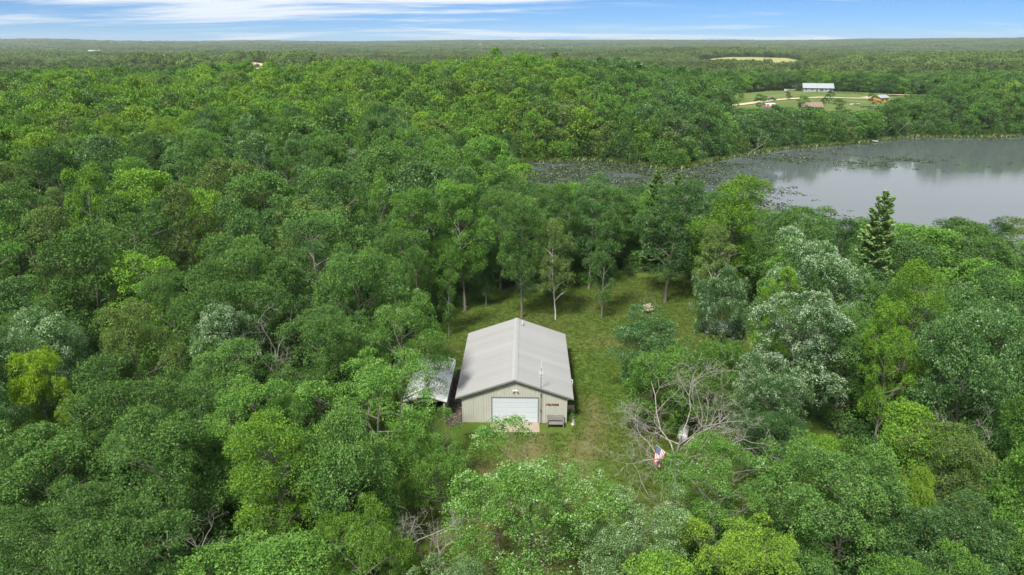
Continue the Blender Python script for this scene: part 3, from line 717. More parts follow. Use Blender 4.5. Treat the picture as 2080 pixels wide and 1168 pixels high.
LANDMARKS = [('the lime-yellow tree', -33.6, 43.2), ('the bright aspen with the bare trunk', -14.6, 35.2), ('the open shed', -8, 58), ('the silvery poplar beyond the shed', -23.6, 49.8), ('the tall vivid aspen', 32.4, 50.5),
             ('the big silvery poplar', 23, 50.4), ('the pine by the lake', 38, 68.4), ('the pale conifers', 22, 96.5), ('the lawn swing', 17.1, 79.6), ('the tall oaks behind the metal building', -3, 79), ('the leaning birch', 5.3, 77),
             ('the domed oak', 19.6, 33), ('the whitish dead tree', -6.6, 33), ('the big dead tree', 12.35, 43.4), ('the bare spiky tree', -19.8, 51.5), ('the bright domed tree', 26.5, 80.6), ('the grey-limbed dead tree', 37, 52), ('the lily pad bay', 20, 150)]
used_labels = {}
for x, y in chosen[:N_IND]:
    r = math.hypot(x, y); tn, si = pick_tint(x, y, g)
    h = (9.8 if r < 38 else 11.5 if r < 55 else 13.6 if r < 85 else 15.2) * g.uniform(0.80, 1.18)
    sl = 0.203 + 0.058 * min(1, max(0, (x / y - 0.22) / 0.35))
    if y > 60 and x > 0: h = min(h, max(4.5, 32 - y * sl - float(terrain(x, y)) + g.normal(0, 0.5)))   # lower, younger trees towards the water
    rc = g.uniform(3.3, 5.4)
    if r < 72: kind = g.choice(['oak', 'oak', 'ash', 'aspen', 'maple' if r < 45 else 'oak'])
    else: kind = g.choice(['mid_round', 'mid_round', 'mid_airy', 'mid_tall'])
    if kind == 'aspen' or kind == 'mid_tall': rc *= 0.82
    key = 'silver' if si > 0.13 else tn
    form = {'oak': 'broad', 'ash': 'open-crowned', 'aspen': 'narrow', 'maple': 'low bushy', 'mid_round': 'round-crowned', 'mid_airy': 'loose-crowned', 'mid_tall': 'tall narrow'}[str(kind)]
    zt, zg = zone(x, y)
    lm_, lx_, ly_ = min(LANDMARKS, key=lambda q_: math.hypot(q_[1] - x, q_[2] - y)); dd = math.hypot(lx_ - x, ly_ - y)
    size = 'low ' if h < 10.2 else 'tall ' if h > 15.6 and 'tall' not in form else ''
    if dd < 26:
        rel = 'beyond' if y - ly_ > 0.7 * dd else 'before' if ly_ - y > 0.7 * dd else 'beside'; lab = f'{size}{form} {NAMES[key]} tree {"some way " if dd > 13 else ""}{rel} {lm_}'
    else: lab = f'{size}{form} {NAMES[key]} tree {zt}'
    grp = f'{form} {NAMES[key]} trees near {lm_}' if dd < 26 else f'{form} {NAMES[key]} {zg}'
    place_tree({'aspen': 'aspen_tree', 'maple': 'maple_tree', 'ash': 'ash_tree'}.get(str(kind), 'oak_tree'), str(kind), x, y, h, rc, TINT[tn], si,
               lab, 'tree', grp)

# ---- instanced masses
def merged(name, parts, bark, H):
    (tv, tf), (cv, cf, lv) = parts
    v = np.vstack([tv, cv]); f = np.vstack([tf, cf + len(tv)])
    me = npmesh(name, v, f, [bark, M['leaf']], np.r_[np.zeros(len(tf), int), np.ones(len(cf), int)], np.r_[np.zeros(len(tf)), lv])
    return bpy.data.objects.new(name, me)
def proto_coll(name, objs):
    c = bpy.data.collections.new(name)
    for o in objs: c.objects.link(o)
    return c
def instancer(name, pts, rz, sc, pid, tint, silver, coll, label=None, cat=None, group=None, kind='stuff'):
    n = len(pts); me = bpy.data.meshes.new(name); me.vertices.add(n); me.vertices.foreach_set('co', np.asarray(pts, np.float32).ravel())
    def at(nm, ty, key, val): a = me.attributes.new(nm, ty, 'POINT'); a.data.foreach_set(key, np.ascontiguousarray(val).ravel())
    at('rz', 'FLOAT', 'value', np.asarray(rz, np.float32)); at('sc', 'FLOAT_VECTOR', 'vector', np.asarray(sc, np.float32)); at('pid', 'INT', 'value', np.asarray(pid, np.int32))
    at('tint', 'FLOAT_COLOR', 'color', np.c_[np.asarray(tint, np.float32), np.ones(n, np.float32)].astype(np.float32)); at('silver', 'FLOAT', 'value', np.asarray(silver, np.float32))
    o = link(name, me); tag(o, label, cat, group, kind)
    ng = bpy.data.node_groups.new(name, 'GeometryNodeTree')
    ng.interface.new_socket('Geometry', in_out='INPUT', socket_type='NodeSocketGeometry'); ng.interface.new_socket('Geometry', in_out='OUTPUT', socket_type='NodeSocketGeometry')
    N = ng.nodes.new; gi = N('NodeGroupInput'); go = N('NodeGroupOutput'); ip = N('GeometryNodeInstanceOnPoints'); ci = N('GeometryNodeCollectionInfo')
    ci.inputs['Collection'].default_value = coll; ci.inputs['Separate Children'].default_value = True; ci.inputs['Reset Children'].default_value = True
    def na(nm, ty): a = N('GeometryNodeInputNamedAttribute'); a.data_type = ty; a.inputs['Name'].default_value = nm; return a.outputs['Attribute']
    cz = N('ShaderNodeCombineXYZ'); ng.links.new(na('rz', 'FLOAT'), cz.inputs[2])
    ng.links.new(gi.outputs[0], ip.inputs['Points']); ng.links.new(ci.outputs[0], ip.inputs['Instance']); ip.inputs['Pick Instance'].default_value = True
    ng.links.new(na('pid', 'INT'), ip.inputs['Instance Index']); ng.links.new(cz.outputs[0], ip.inputs['Rotation']); ng.links.new(na('sc', 'FLOAT_VECTOR'), ip.inputs['Scale'])
    ng.links.new(ip.outputs[0], go.inputs[0])
    o.modifiers.new('scatter', 'NODES').node_group = ng
    return o
far_c = proto_coll('far_tree_models', [merged('far_tree', broadleaf(900 + s, 13, 3.7, 0.14, 11, 190, 12, 0.46, lobe=0.37, k=3, spray=2.0), M['bark'], 13) for s in range(6)]
                   + [merged('far_tree', broadleaf(930 + s, 14, 3.2, 0.12, 12, 180, 12, 0.44, lobe=0.34, gap=0.06, shape='vase', k=3, spray=2.0), M['bark'], 13) for s in range(3)])
bush_c = proto_coll('bush_models', [merged('bush', broadleaf(960 + s, 2.4, 1.4, 0.02, 9, 170, 7, 0.20, lobe=0.42, k=3, trunk_r=0.03), M['bark'], 2.4) for s in range(4)])
def grove(seed):
    gg = np.random.default_rng(seed); V, Fc, lv, off = [], [], [], 0
    for i in range(14):
        x, y = gg.uniform(-13, 13, 2); h = gg.uniform(10, 15); rr = gg.uniform(3.0, 5.0); n = 150
        d = nrm(gg.normal(size=(n, 3)) + np.array([0, 0, 0.45])); c = np.array([x, y, h - rr]) + d * np.array([rr, rr, rr * 1.05]) * (0.8 + 0.3 * gg.random((n, 1)))
        c[:, 2] -= (d[:, 2] < 0) * gg.random(n) * 5
        L = gg.uniform(0.9, 1.6, n); v, f = leaf_quads(c, np.cross(d, gg.normal(size=(n, 3))), d + gg.normal(0, 0.35, (n, 3)), L, L * 0.8, gg)
        V.append(v); Fc.append(f + off); off += len(v); b = gg.random(); lv.append(np.clip(0.15 + b * 0.45 + 0.3 * gg.random(n), 0, 0.9))
    return bpy.data.objects.new('grove', npmesh('grove', np.vstack(V), np.vstack(Fc), M['leaf'], face_attr=np.concatenate(lv)))
grove_c = proto_coll('grove_models', [grove(70 + s) for s in range(6)])

def jgrid(r0, r1, step, half=HALF):
    n = int(2 * r1 * math.sin(half) / step) + 1
    X, Y = np.meshgrid((np.arange(n) - n / 2) * step, np.arange(0, r1, step)); X = X + g.uniform(-0.42, 0.42, X.shape) * step; Y = Y + g.uniform(-0.42, 0.42, Y.shape) * step
    X, Y = X.ravel(), Y.ravel(); r = np.hypot(X, Y); k = (r > r0) & (r < r1) & (np.abs(np.arctan2(X, Y)) < half)
    return X[k], Y[k]
def tints(X, Y):
    tt, ss = [], []
    for x, y in zip(X, Y):
        a, b = pick_tint(x, y, g); v = g.uniform(0.86, 1.14); tt.append([q_ * v for q_ in TINT[a]]); ss.append(b)
    return np.array(tt), np.array(ss)
def forest(name, X, Y, label, hs=(11.5, 16.0), rs=(3.0, 4.6)):
    Z = terrain(X, Y); n = len(X); tt, ss = tints(X, Y)
    h = np.minimum(g.uniform(*hs, n), young(X, Y)) / 13; rr = g.uniform(*rs, n) / 3.7
    return instancer(name, np.c_[X, Y, Z], g.uniform(0, 6.28, n), np.c_[rr, rr, h], g.integers(0, 9, n), tt, ss, far_c, label, 'forest')
def young(X, Y):
    sl = 0.203 + 0.058 * np.clip((X / Y - 0.22) / 0.35, 0, 1)
    c = np.where((Y > 60) & (Y < 200) & (X > -12), np.maximum(3.5, 32 - Y * sl - terrain(X, Y)), 99)
    a = X / Y
    low = (Y > 225) & (Y < 460) & (a > 0.305) & (a < 0.60)          # scrubby trees between meadow and lake
    return np.where(low, np.maximum(2.8, 32 - Y * np.where(a < 0.53, 0.092, 0.078) - terrain(X, Y) + 2.2 * np.sin(X * 0.21) * np.sin(X * 0.083 + 1)), c)
rest = np.array(chosen[N_IND:]); rr_ = np.hypot(rest[:, 0], rest[:, 1]); rest = rest[rr_ < 150]
X, Y = jgrid(150, 720, 6.0)
k = ~blocked(X, Y, 1.6); X, Y = X[k], Y[k]
X = np.r_[X, rest[:, 0]]; Y = np.r_[Y, rest[:, 1]]
near = np.hypot(X, Y) < 235
across = (poly_dist(X, Y, LAKE) < 130) & (Y > 190)
left = ~across & (np.hypot(X, Y) < 420)
forest('hillside_forest', X[left], Y[left], 'mixed green forest canopy covering the hill beyond the single trees')
forest('lakeshore_forest', X[across], Y[across], 'tall green forest along the far shore of the lake', hs=(12.5, 17.5))
o_ = ~left & ~across
forest('valley_forest', X[o_], Y[o_], 'darker forest filling the valley beyond the hill and meadow', hs=(10, 14.5))
def groves(name, r0, r1, step, sc, label):
    X, Y = jgrid(r0, r1, step, R(43)); k = ~blocked(X, Y); X, Y = X[k], Y[k]; n = len(X)
    a = soft(X, Y, 130, 0.4) + g.normal(0, 0.5, n); base = np.array([0.085, 0.135, 0.036])
    tt = base * (1 + 0.22 * np.clip(a, -1.5, 1.5))[:, None] * np.where(g.random(n) < 0.2, 0.72, 1.0)[:, None]
    z = terrain(X, Y) - 1.0; s = sc * g.uniform(0.85, 1.2, n)
    instancer(name, np.c_[X, Y, z], g.uniform(0, 6.28, n), np.c_[s, s, np.minimum(s, 1.25) * g.uniform(0.85, 1.15, n)], g.integers(0, 6, n), tt, np.zeros(n), grove_c, label, 'forest')
groves('distant_forest', 715, 2300, 17, 1.0, 'far flat forest stretching behind the valley woods')
groves('horizon_forest', 2290, 8800, 52, 2.4, 'hazy forest on the low hills at the horizon')

# undergrowth beneath the near woods and at the wood's edges
U = g.uniform([-110, 16], [110, 135], (9000, 2)); k = (np.abs(np.arctan2(U[:, 0], U[:, 1])) < HALF) & (np.hypot(U[:, 0], U[:, 1]) > 18) & (poly_dist(U[:, 0], U[:, 1], LAWN) > 0.3) & (poly_dist(U[:, 0], U[:, 1], LAKE) > 1)
U = U[k]; n = len(U); dl = poly_dist(U[:, 0], U[:, 1], LAWN)
s = g.uniform(0.55, 1.5, n) * np.where(dl < 4, 0.6, 1.0)
tt = np.array([TINT[str(q_)] for q_ in g.choice(['dark', 'mid', 'fresh', 'mid'], n)]) * g.uniform(0.75, 1.1, (n, 1))
instancer('undergrowth', np.c_[U, terrain(U[:, 0], U[:, 1]) - 0.1], g.uniform(0, 6.28, n), np.c_[s, s, s * g.uniform(0.7, 1.2, n)], g.integers(0, 4, n), tt, np.zeros(n), bush_c, 'low green bushes covering the floor of the woods', 'undergrowth')

# bushes leaning over the far shore
sb = []
for i in range(len(LAKE)):
    a, b = LAKE[i], LAKE[(i + 1) % len(LAKE)]
    if min(a[1], b[1]) < 190 or a[0] > 330: continue
    L = math.hypot(b[0] - a[0], b[1] - a[1])
    for j in range(int(L * 1.1)):
        t = g.random(); o_f = g.uniform(1.2, 7.0); sb.append((a[0] + (b[0] - a[0]) * t - (b[1] - a[1]) / L * o_f, a[1] + (b[1] - a[1]) * t + (b[0] - a[0]) / L * o_f))
sb = np.array(sb); n = len(sb); s = g.uniform(0.9, 2.3, n); tt, ss = tints(sb[:, 0], sb[:, 1])
instancer('shore_bushes', np.c_[sb, np.maximum(terrain(sb[:, 0], sb[:, 1]), WATER_Z) - 0.15], g.uniform(0, 6.28, n), np.c_[s, s, s * g.uniform(0.8, 1.4, n)], g.integers(0, 4, n), tt, ss * 0.5, bush_c, 'green bushes hanging over the far lake shore', 'bushes')

# grass tufts on the lawn
def tuft(seed, n, hgt, spread):
    gg = np.random.default_rng(seed); c = np.c_[gg.normal(0, spread, (n, 2)), np.full(n, hgt * 0.42)]
    L = hgt * gg.uniform(0.6, 1.2, n); d = np.c_[gg.normal(0, 0.45, (n, 2)), np.ones(n)]; v, f = leaf_quads(c, d, gg.normal(size=(n, 3)), L, L * 0.22, gg)
    return bpy.data.objects.new('tuft', npmesh('tuft', v, f, M['grass'], face_attr=gg.random(n)))
tuft_c = proto_coll('tuft_models', [tuft(40 + s, 14, 0.13, 0.10) for s in range(4)])
G = g.uniform([-16, 22], [30, 95], (90000, 2)); k = in_poly(G[:, 0], G[:, 1], LAWN) & ~((np.abs(G[:, 0] - 0.3) < 5.0) & (G[:, 1] > 51.6) & (G[:, 1] < 67.2)) & ~((G[:, 0] < -4) & (G[:, 0] > -10.4) & (G[:, 1] > 50) & (G[:, 1] < 64.5))
G = G[k]; w_ = wear(G[:, 0], G[:, 1]); G = G[g.random(len(G)) > np.clip(w_ * 1.3, 0, 0.97)]; n = len(G)
dryn = np.clip(soft(G[:, 0], G[:, 1], 3.1, 0.9) * 0.25 + 0.42 - 0.5 * np.exp(-((G[:, 0] - 8.5) / 2.6) ** 2 - ((G[:, 1] - 61) / 6.5) ** 2) + wear(G[:, 0], G[:, 1]) * 0.9 + g.normal(0, 0.2, n), 0, 1)[:, None]
tt = np.array([0.076, 0.138, 0.018]) * (1 - dryn) + np.array([0.122, 0.132, 0.040]) * dryn
s = g.uniform(0.5, 1.1, n)
instancer('lawn_grass', np.c_[G, terrain(G[:, 0], G[:, 1]) + 0.03], g.uniform(0, 6.28, n), np.c_[s * 1.6, s * 1.6, s], g.integers(0, 4, n), tt, np.zeros(n), tuft_c, 'short mown grass around the metal building', 'grass')

# reeds along the far shore and lily pads on the water
reed_c = proto_coll('reed_models', [tuft(50 + s, 30, 1.7, 0.55) for s in range(3)])
pts = []
for i in range(len(LAKE)):
    a, b = LAKE[i], LAKE[(i + 1) % len(LAKE)]
    if min(a[1], b[1]) < 195: continue
    L = math.hypot(b[0] - a[0], b[1] - a[1]); wide = 3.2 if -5 < a[0] < 50 else 1.3
    for j in range(int(L * 5)):
        t = g.random(); ex, ey = (b[0] - a[0]) / L, (b[1] - a[1]) / L; o_f = g.uniform(-0.6, wide)
        pts.append((a[0] + ex * L * t - ey * o_f, a[1] + ey * L * t + ex * o_f))
pts = np.array(pts); n = len(pts); s = g.uniform(0.4, 0.95, n)
tt = np.array([0.105, 0.155, 0.035]) * g.uniform(0.7, 1.2, (n, 1))
instancer('reeds', np.c_[pts, np.maximum(terrain(pts[:, 0], pts[:, 1]), WATER_Z) - 0.1], g.uniform(0, 6.28, n), np.c_[s, s, s], g.integers(0, 3, n), tt, np.zeros(n), reed_c, 'light green reeds fringing the far lake shore', 'reeds')
def pad(seed, ns):
    gg = np.random.default_rng(seed); V = []; Fc = []
    for i in range(ns):
        c = np.r_[gg.normal(0, 0.7, 2), 0.03]; r = gg.uniform(0.13, 0.24); a = gg.random() * 6.28; tl = gg.normal(0, 0.05, 2)
        for j in range(8):
            an = a + 0.2 + j * 5.9 / 7; V.append(c + np.array([np.cos(an) * r, np.sin(an) * r, tl[0] * np.cos(an) + tl[1] * np.sin(an) + 0.02]))
        Fc.append(list(range(i * 8, i * 8 + 8)))
    return bpy.data.objects.new('pads', npmesh('pads', np.array(V), np.array(Fc), M['lily'], face_attr=gg.random(ns)))
pad_c = proto_coll('pad_models', [pad(60 + s, 9) for s in range(4)])
Lp = g.uniform([-15, 105], [320, 292], (160000, 2)); D = -poly_dist(Lp[:, 0], Lp[:, 1], LAKE)
pat = 1.5 * soft(Lp[:, 0], Lp[:, 1], 6.5, 0.3) + 0.9 * soft(Lp[:, 0], Lp[:, 1], 2.1, 1.3)
bay = smooth01(78, 36, Lp[:, 0]) * smooth01(120, 150, Lp[:, 1]); rim = 0.30 * np.exp(-(D / 9.0) ** 2) * (Lp[:, 1] > 190) + 0.7 * np.exp(-((Lp[:, 0] - 105) / 26) ** 2 - ((Lp[:, 1] - 222) / 10) ** 2)
dens = np.clip(bay * (0.50 + 0.30 * pat) + rim * (0.22 + 0.35 * pat), 0, 0.9)
k = (D > 0.8) & (g.random(len(Lp)) < dens); Lp = Lp[k]; n = len(Lp)
tt = np.array([0.028, 0.048, 0.015]) * g.uniform(0.5, 1.5, (n, 1)); s = g.uniform(0.7, 1.25, n)
instancer('lily_pads', np.c_[Lp, np.full(n, WATER_Z)], g.uniform(0, 6.28, n), np.c_[s, s, np.ones(n)], g.integers(0, 4, n), tt, np.zeros(n), pad_c, 'green lily pads floating in the bay and along the shore', 'lily pads')

# ------------------------------------------------------------------ the metal building
def rib(x, pitch):                    # ribbed sheet profile: depth of the sheet at x
    t = (x / pitch) % 1.0; d = min(t, 1 - t) * pitch
    return 0.027 if d < 0.014 else 0.027 * max(0, 1 - (d - 0.014) / 0.016) if d < 0.03 else 0.0
def rib_xs(x0, x1, pitch):
    xs = {x0, x1}
    k = math.floor(x0 / pitch) - 1
    while k * pitch < x1 + pitch:
        for o in (-0.03, -0.014, 0.014, 0.03):
            v = k * pitch + o
            if x0 < v < x1: xs.add(v)
        k += 1
    return sorted(xs)
def sheet(mb, x0, x1, pitch, lo, hi, to3):
    """ribbed panel: lo(x), hi(x) give its span; to3(x, s, d) maps to space; thickness backs it"""
    xs = rib_xs(x0, x1, pitch); n = len(xs); v = []
    for x in xs:
        d = rib(x, pitch) + 0.006
        v += [to3(x, lo(x), d), to3(x, hi(x), d), to3(x, lo(x), 0.001), to3(x, hi(x), 0.001)]
    f = []
    for i in range(n - 1):
        a, b = i * 4, i * 4 + 4
        f += [(a, b, b + 1, a + 1), (a + 2, a + 3, b + 3, b + 2), (a, a + 2, b + 2, b), (a + 1, b + 1, b + 3, a + 3)]
    f += [(0, 1, 3, 2), ((n - 1) * 4, (n - 1) * 4 + 2, (n - 1) * 4 + 3, (n - 1) * 4 + 1)]
    mb.add(v, f)
W2, LEN, EAVE, RIDGE, RUN = 4.57, 13.4, 2.75, 4.34, 5.15
SL = (4.48 - 2.67) / 5.15
def wall_top(x): return 4.36 - abs(x) * SL
barn = empty('metal_building', (0.22, 53.3, 0.0), R(-1.2))
barn.location.z = 0.0
tag(barn, 'cream metal garage building with grey ribbed gable roof on the lawn', 'building')
DX0, DX1, DZ = -1.98, 2.08, 2.56
# concrete sill under the walls
MB().box((-W2 - 0.02, -0.03, -0.3), (W2 + 0.02, LEN + 0.03, 0.09)).build('foundation', M['concrete'], barn)
front = MB()
front.prism([(-W2, 0.10, 0.09), (DX0, 0.10, 0.09), (DX0, 0.10, wall_top(DX0)), (-W2, 0.10, wall_top(W2))], (0, -0.09, 0))
front.prism([(DX1, 0.10, 0.09), (W2, 0.10, 0.09), (W2, 0.10, wall_top(W2)), (DX1, 0.10, wall_top(DX1))], (0, -0.09, 0))
front.prism([(DX0, 0.10, DZ), (DX1, 0.10, DZ), (DX1, 0.10, wall_top(DX1)), (0, 0.10, wall_top(0)), (DX0, 0.10, wall_top(DX0))], (0, -0.09, 0))
fw = front.build('front_wall', M['wall_metal'], barn)
PW = 2 * W2 / 10; PITCH = PW / 4
def front_panel(y, sgn, holes=True):
    for i in range(10):
        x0, x1 = -W2 + i * PW + 0.003, -W2 + (i + 1) * PW - 0.003; mb = MB(); cuts = [x0, x1]
        if holes:
            for c in (DX0 - 0.09, DX1 + 0.09): 
                if x0 < c < x1: cuts.append(c)
        if x0 < 0 < x1: cuts.append(0.0)
        cuts.sort()
        for a, b in zip(cuts[:-1], cuts[1:]):
            mid = (a + b) / 2; lo = DZ + 0.09 if holes and DX0 - 0.09 < mid < DX1 + 0.09 else 0.10
            sheet(mb, a, b, PITCH, lambda x: lo, lambda x: wall_top(x) - 0.02, lambda x, s_, d: (x, y + sgn * d, s_))
        yield mb
for mb in front_panel(0.008, -1): mb.build('wall_panel', M['wall_metal'], fw)
bw = MB().prism([(-W2, LEN, 0.09), (W2, LEN, 0.09), (W2, LEN, wall_top(W2)), (0, LEN, wall_top(0)), (-W2, LEN, wall_top(W2))], (0, -0.09, 0)).build('back_wall', M['wall_metal'], barn)
for mb in front_panel(LEN + 0.002, 1, False): mb.build('wall_panel', M['wall_metal'], bw)
SPW = LEN / 15
sheet_me = {}
for sx, nm in ((-1, 'side_wall'), (1, 'side_wall')):
    sw = MB().box((sx * W2 - (0.09 if sx > 0 else 0), 0.10, 0.09), (sx * W2 + (0.09 if sx < 0 else 0), LEN - 0.09, wall_top(W2) - 0.04)).build(nm, M['wall_metal'], barn)
    mb = MB(); sheet(mb, 0.003, SPW - 0.003, SPW / 4, lambda x: 0.10, lambda x: wall_top(W2) - 0.06, lambda x, s_, d: (sx * (W2 + 0.002 + d), x, s_)); pm = mb.mesh('side_panel', M['wall_metal'])
    for i in range(15): link('wall_panel', pm, sw, (0, i * SPW, 0))
# roof: two decks, 15 ribbed panels each
RY0, RY1 = -0.32, LEN + 0.32; RPW = (RY1 - RY0) / 15; nl = math.hypot(1, SL)
for sx in (-1, 1):
    dk = MB().prism([(0.0, RY0 + 0.02, 4.40), (sx * RUN, RY0 + 0.02, 4.40 - RUN * SL), (sx * RUN, RY0 + 0.02, 4.40 - RUN * SL + 0.06), (0.0, RY0 + 0.02, 4.46)], (0, RY1 - RY0 - 0.04, 0)).build('roof', M['roof'], barn)
    mb = MB(); sheet(mb, 0.002, RPW - 0.002, RPW / 4, lambda x: 0.0, lambda x: RUN + 0.03, lambda x, s_, d: (sx * (s_ + SL / nl * d * 1.3), RY0 + x, 4.463 - s_ * SL + d * 1.3 / nl)); pm = mb.mesh('roof_panel', M['roof'])
    for i in range(15): link('roof_panel', pm, dk, (0, i * RPW, 0))
    # rake and eave trim
    for yy in (RY0 - 0.035, RY1 + 0.005):
        MB().prism([(0, yy, 4.36), (sx * (RUN + 0.03), yy, 4.36 - (RUN + 0.03) * SL), (sx * (RUN + 0.03), yy, 4.505 - (RUN + 0.03) * SL), (0, yy, 4.505)], (0, 0.03, 0)).build('rake_trim', M['trim'], barn)
    zz = 4.40 - RUN * SL
    MB().box((min(sx * (RUN + 0.01), sx * (RUN + 0.05)), RY0, zz - 0.10), (max(sx * (RUN + 0.01), sx * (RUN + 0.05)), RY1, zz + 0.045)).build('eave_trim', M['trim'], barn)
    MB().box((min(sx * (W2 + 0.035), sx * (RUN + 0.005)), RY0 + 0.03, zz - 0.03), (max(sx * (W2 + 0.035), sx * (RUN + 0.005)), RY1 - 0.03, zz - 0.005)).build('soffit', M['trim'], barn)
MB().prism([(-0.27, RY0 - 0.04, 4.53 - 0.27 * SL), (0, RY0 - 0.04, 4.545), (0.27, RY0 - 0.04, 4.53 - 0.27 * SL), (0.27, RY0 - 0.04, 4.505 - 0.27 * SL), (0, RY0 - 0.04, 4.515), (-0.27, RY0 - 0.04, 4.505 - 0.27 * SL)], (0, RY1 - RY0 + 0.08, 0)).build('ridge_cap', M['ridge'], barn)
# overhead door
gd = MB().box((DX0 + 0.01, 0.055, 0.09), (DX1 - 0.01, 0.085, DZ - 0.01)).build('garage_door', M['door_white'], barn)
secs = 5; sh = (DZ - 0.11) / secs
for i in range(secs):
    MB().box((DX0 + 0.012, 0.020, 0.095 + i * sh), (DX1 - 0.012, 0.054, 0.095 + (i + 1) * sh - 0.028)).build('door_section', M['door_white'], gd, bev=0.006)
MB().box((-0.10, 0.003, 0.40), (0.14, 0.019, 0.44)).build('handle', M['dark_metal'], gd)
for a, b in (((DX0 - 0.09, -0.035, 0.095), (DX0, 0.09, DZ + 0.09)), ((DX1, -0.035, 0.095), (DX1 + 0.09, 0.09, DZ + 0.09)), ((DX0, -0.037, DZ), (DX1, 0.09, DZ + 0.092))):
    MB().box(a, b).build('door_frame', M['trim'], barn)
for sx in (-1, 1):
    MB().box((sx * (W2 + 0.03) - 0.045, -0.036, 0.10), (sx * (W2 + 0.03) + 0.045, 0.05, wall_top(W2) - 0.06)).build('corner_trim', M['wall_metal'], barn)
MB().box((2.28, -0.034, 0.12), (2.36, 0.0, wall_top(2.4) - 0.05)).build('post_trim', M['wall_metal'], barn)
# twin flood light on the gable
fl = MB().box((-0.06, -0.09, 3.22), (0.16, -0.028, 3.34)).build('flood_light', M['white'], barn)
for dx in (-0.07, 0.17):
    MB().tube([(dx, -0.06, 3.34), (dx + (dx - 0.05) * 0.4, -0.13, 3.33), (dx + (dx - 0.05) * 0.6, -0.24, 3.28)], [0.03, 0.05, 0.085], 8).build('lamp_head', M['white'], fl)
# roof vent near the far end of the ridge, and a vent at the eave
vp = MB().tube([(0.62, 12.4, 4.20), (0.62, 12.4, 4.75)], 0.055, 8).build('vent_pipe', M['white'], barn)
MB().tube([(0.62, 12.4, 4.24), (0.62, 12.4, 4.34)], [0.20, 0.06], 8).build('vent_boot', M['dark_metal'], vp)
MB().tube([(W2 + 0.72, 3.0, 1.6), (W2 + 0.72, 3.0, 2.75), (W2 + 0.60, 3.0, 2.85)], 0.05, 6).build('downspout', M['white'], barn)
# side entrance
sdn = MB().box((W2 + 0.033, 2.05, 0.12), (W2 + 0.07, 2.98, 2.15)).build('side_door', M['white'], barn)
MB().tube([(W2 + 0.07, 2.15, 1.05), (W2 + 0.13, 2.15, 1.05)], 0.03, 6).build('handle', M['dark_metal'], sdn)
def local(bx, by, bz=0.0):
    p = barn.matrix_basis @ Vector((bx, by, bz)); return p
pad_o = MB().prism([(-2.17, 0, 0), (2.17, 0, 0), (2.17, 1.55, 0), (-2.17, 1.55, 0)], (0, 0, 0.16)).build('concrete_pad', M['concrete'], None, (0.25, 51.72, -0.08), bev=0.01)
tag(pad_o, 'pale concrete apron slab under the garage door', 'slab')
st = MB().box((0, 0, 0), (0.85, 1.15, 0.18)).build('stoop', M['concrete'], None, (4.93, 55.1, -0.03), bev=0.012)
tag(st, 'small concrete step slab beside the building wall', 'step')

# antenna mast
an = empty('antenna_mast', (2.52, 53.02, 0.0)); tag(an, 'thin dark antenna mast rising in front of the building wall', 'antenna')
MB().tube([(0, 0, -0.2), (0, 0, 5.6)], 0.028, 8).build('mast', M['dark_metal'], an)
MB().tube([(0, 0, 5.6), (0.02, 0, 6.45)], [0.035, 0.02], 8).build('whip', M['white'], an)
MB().box((-0.05, 0.02, 2.9), (0.05, 0.26, 2.96)).build('bracket', M['dark_metal'], an)
MB().box((-0.05, 0.02, 1.4), (0.05, 0.26, 1.46)).build('bracket', M['dark_metal'], an)
MB().tube([(-0.05, -0.5, 5.25), (0.05, 0.5, 5.25)], 0.014, 6).build('boom', M['white'], an)
for i in range(6):
    t = -0.45 + i * 0.18; MB().tube([(t * 0.1 - 0.20 + i * 0.014, t, 5.25), (t * 0.1 + 0.20 - i * 0.014, t, 5.25)], 0.010, 5).build('element', M['white'], an)
MB().tube([(-0.16, 0, 4.75), (0.16, 0, 4.75)], 0.011, 5).build('element', M['white'], an)

# WELCOME letters on the wall
sign = empty('welcome_sign', local(2.74, -0.05, 1.87)); sign.rotation_euler = (0, 0, R(-1.2)); tag(sign, 'rust-red letters spelling WELCOME on the cream wall', 'sign')
adv = 0.0
for ch in 'WELCOME':
    cu = bpy.data.curves.new('letter', 'FONT'); cu.body = ch; cu.size = 0.235; cu.extrude = 0.012; cu.offset = 0.006; cu.resolution_u = 3
    to = bpy.data.objects.new('letter_source', cu); COL.objects.link(to); dg = bpy.context.evaluated_depsgraph_get(); dg.update()
    me = bpy.data.meshes.new_from_object(to.evaluated_get(dg)); bpy.data.objects.remove(to); bpy.data.curves.remove(cu)
    xs = [v.co.x for v in me.vertices]; me.transform(Matrix.Translation((-min(xs), 0, 0)) ); me.transform(Matrix.Rotation(R(90), 4, 'X')); me.materials.clear(); me.materials.append(M['red_letter'])
    o = link('letter', me, sign, (adv, -0.012, 0)); adv += (max(xs) - min(xs)) + 0.012

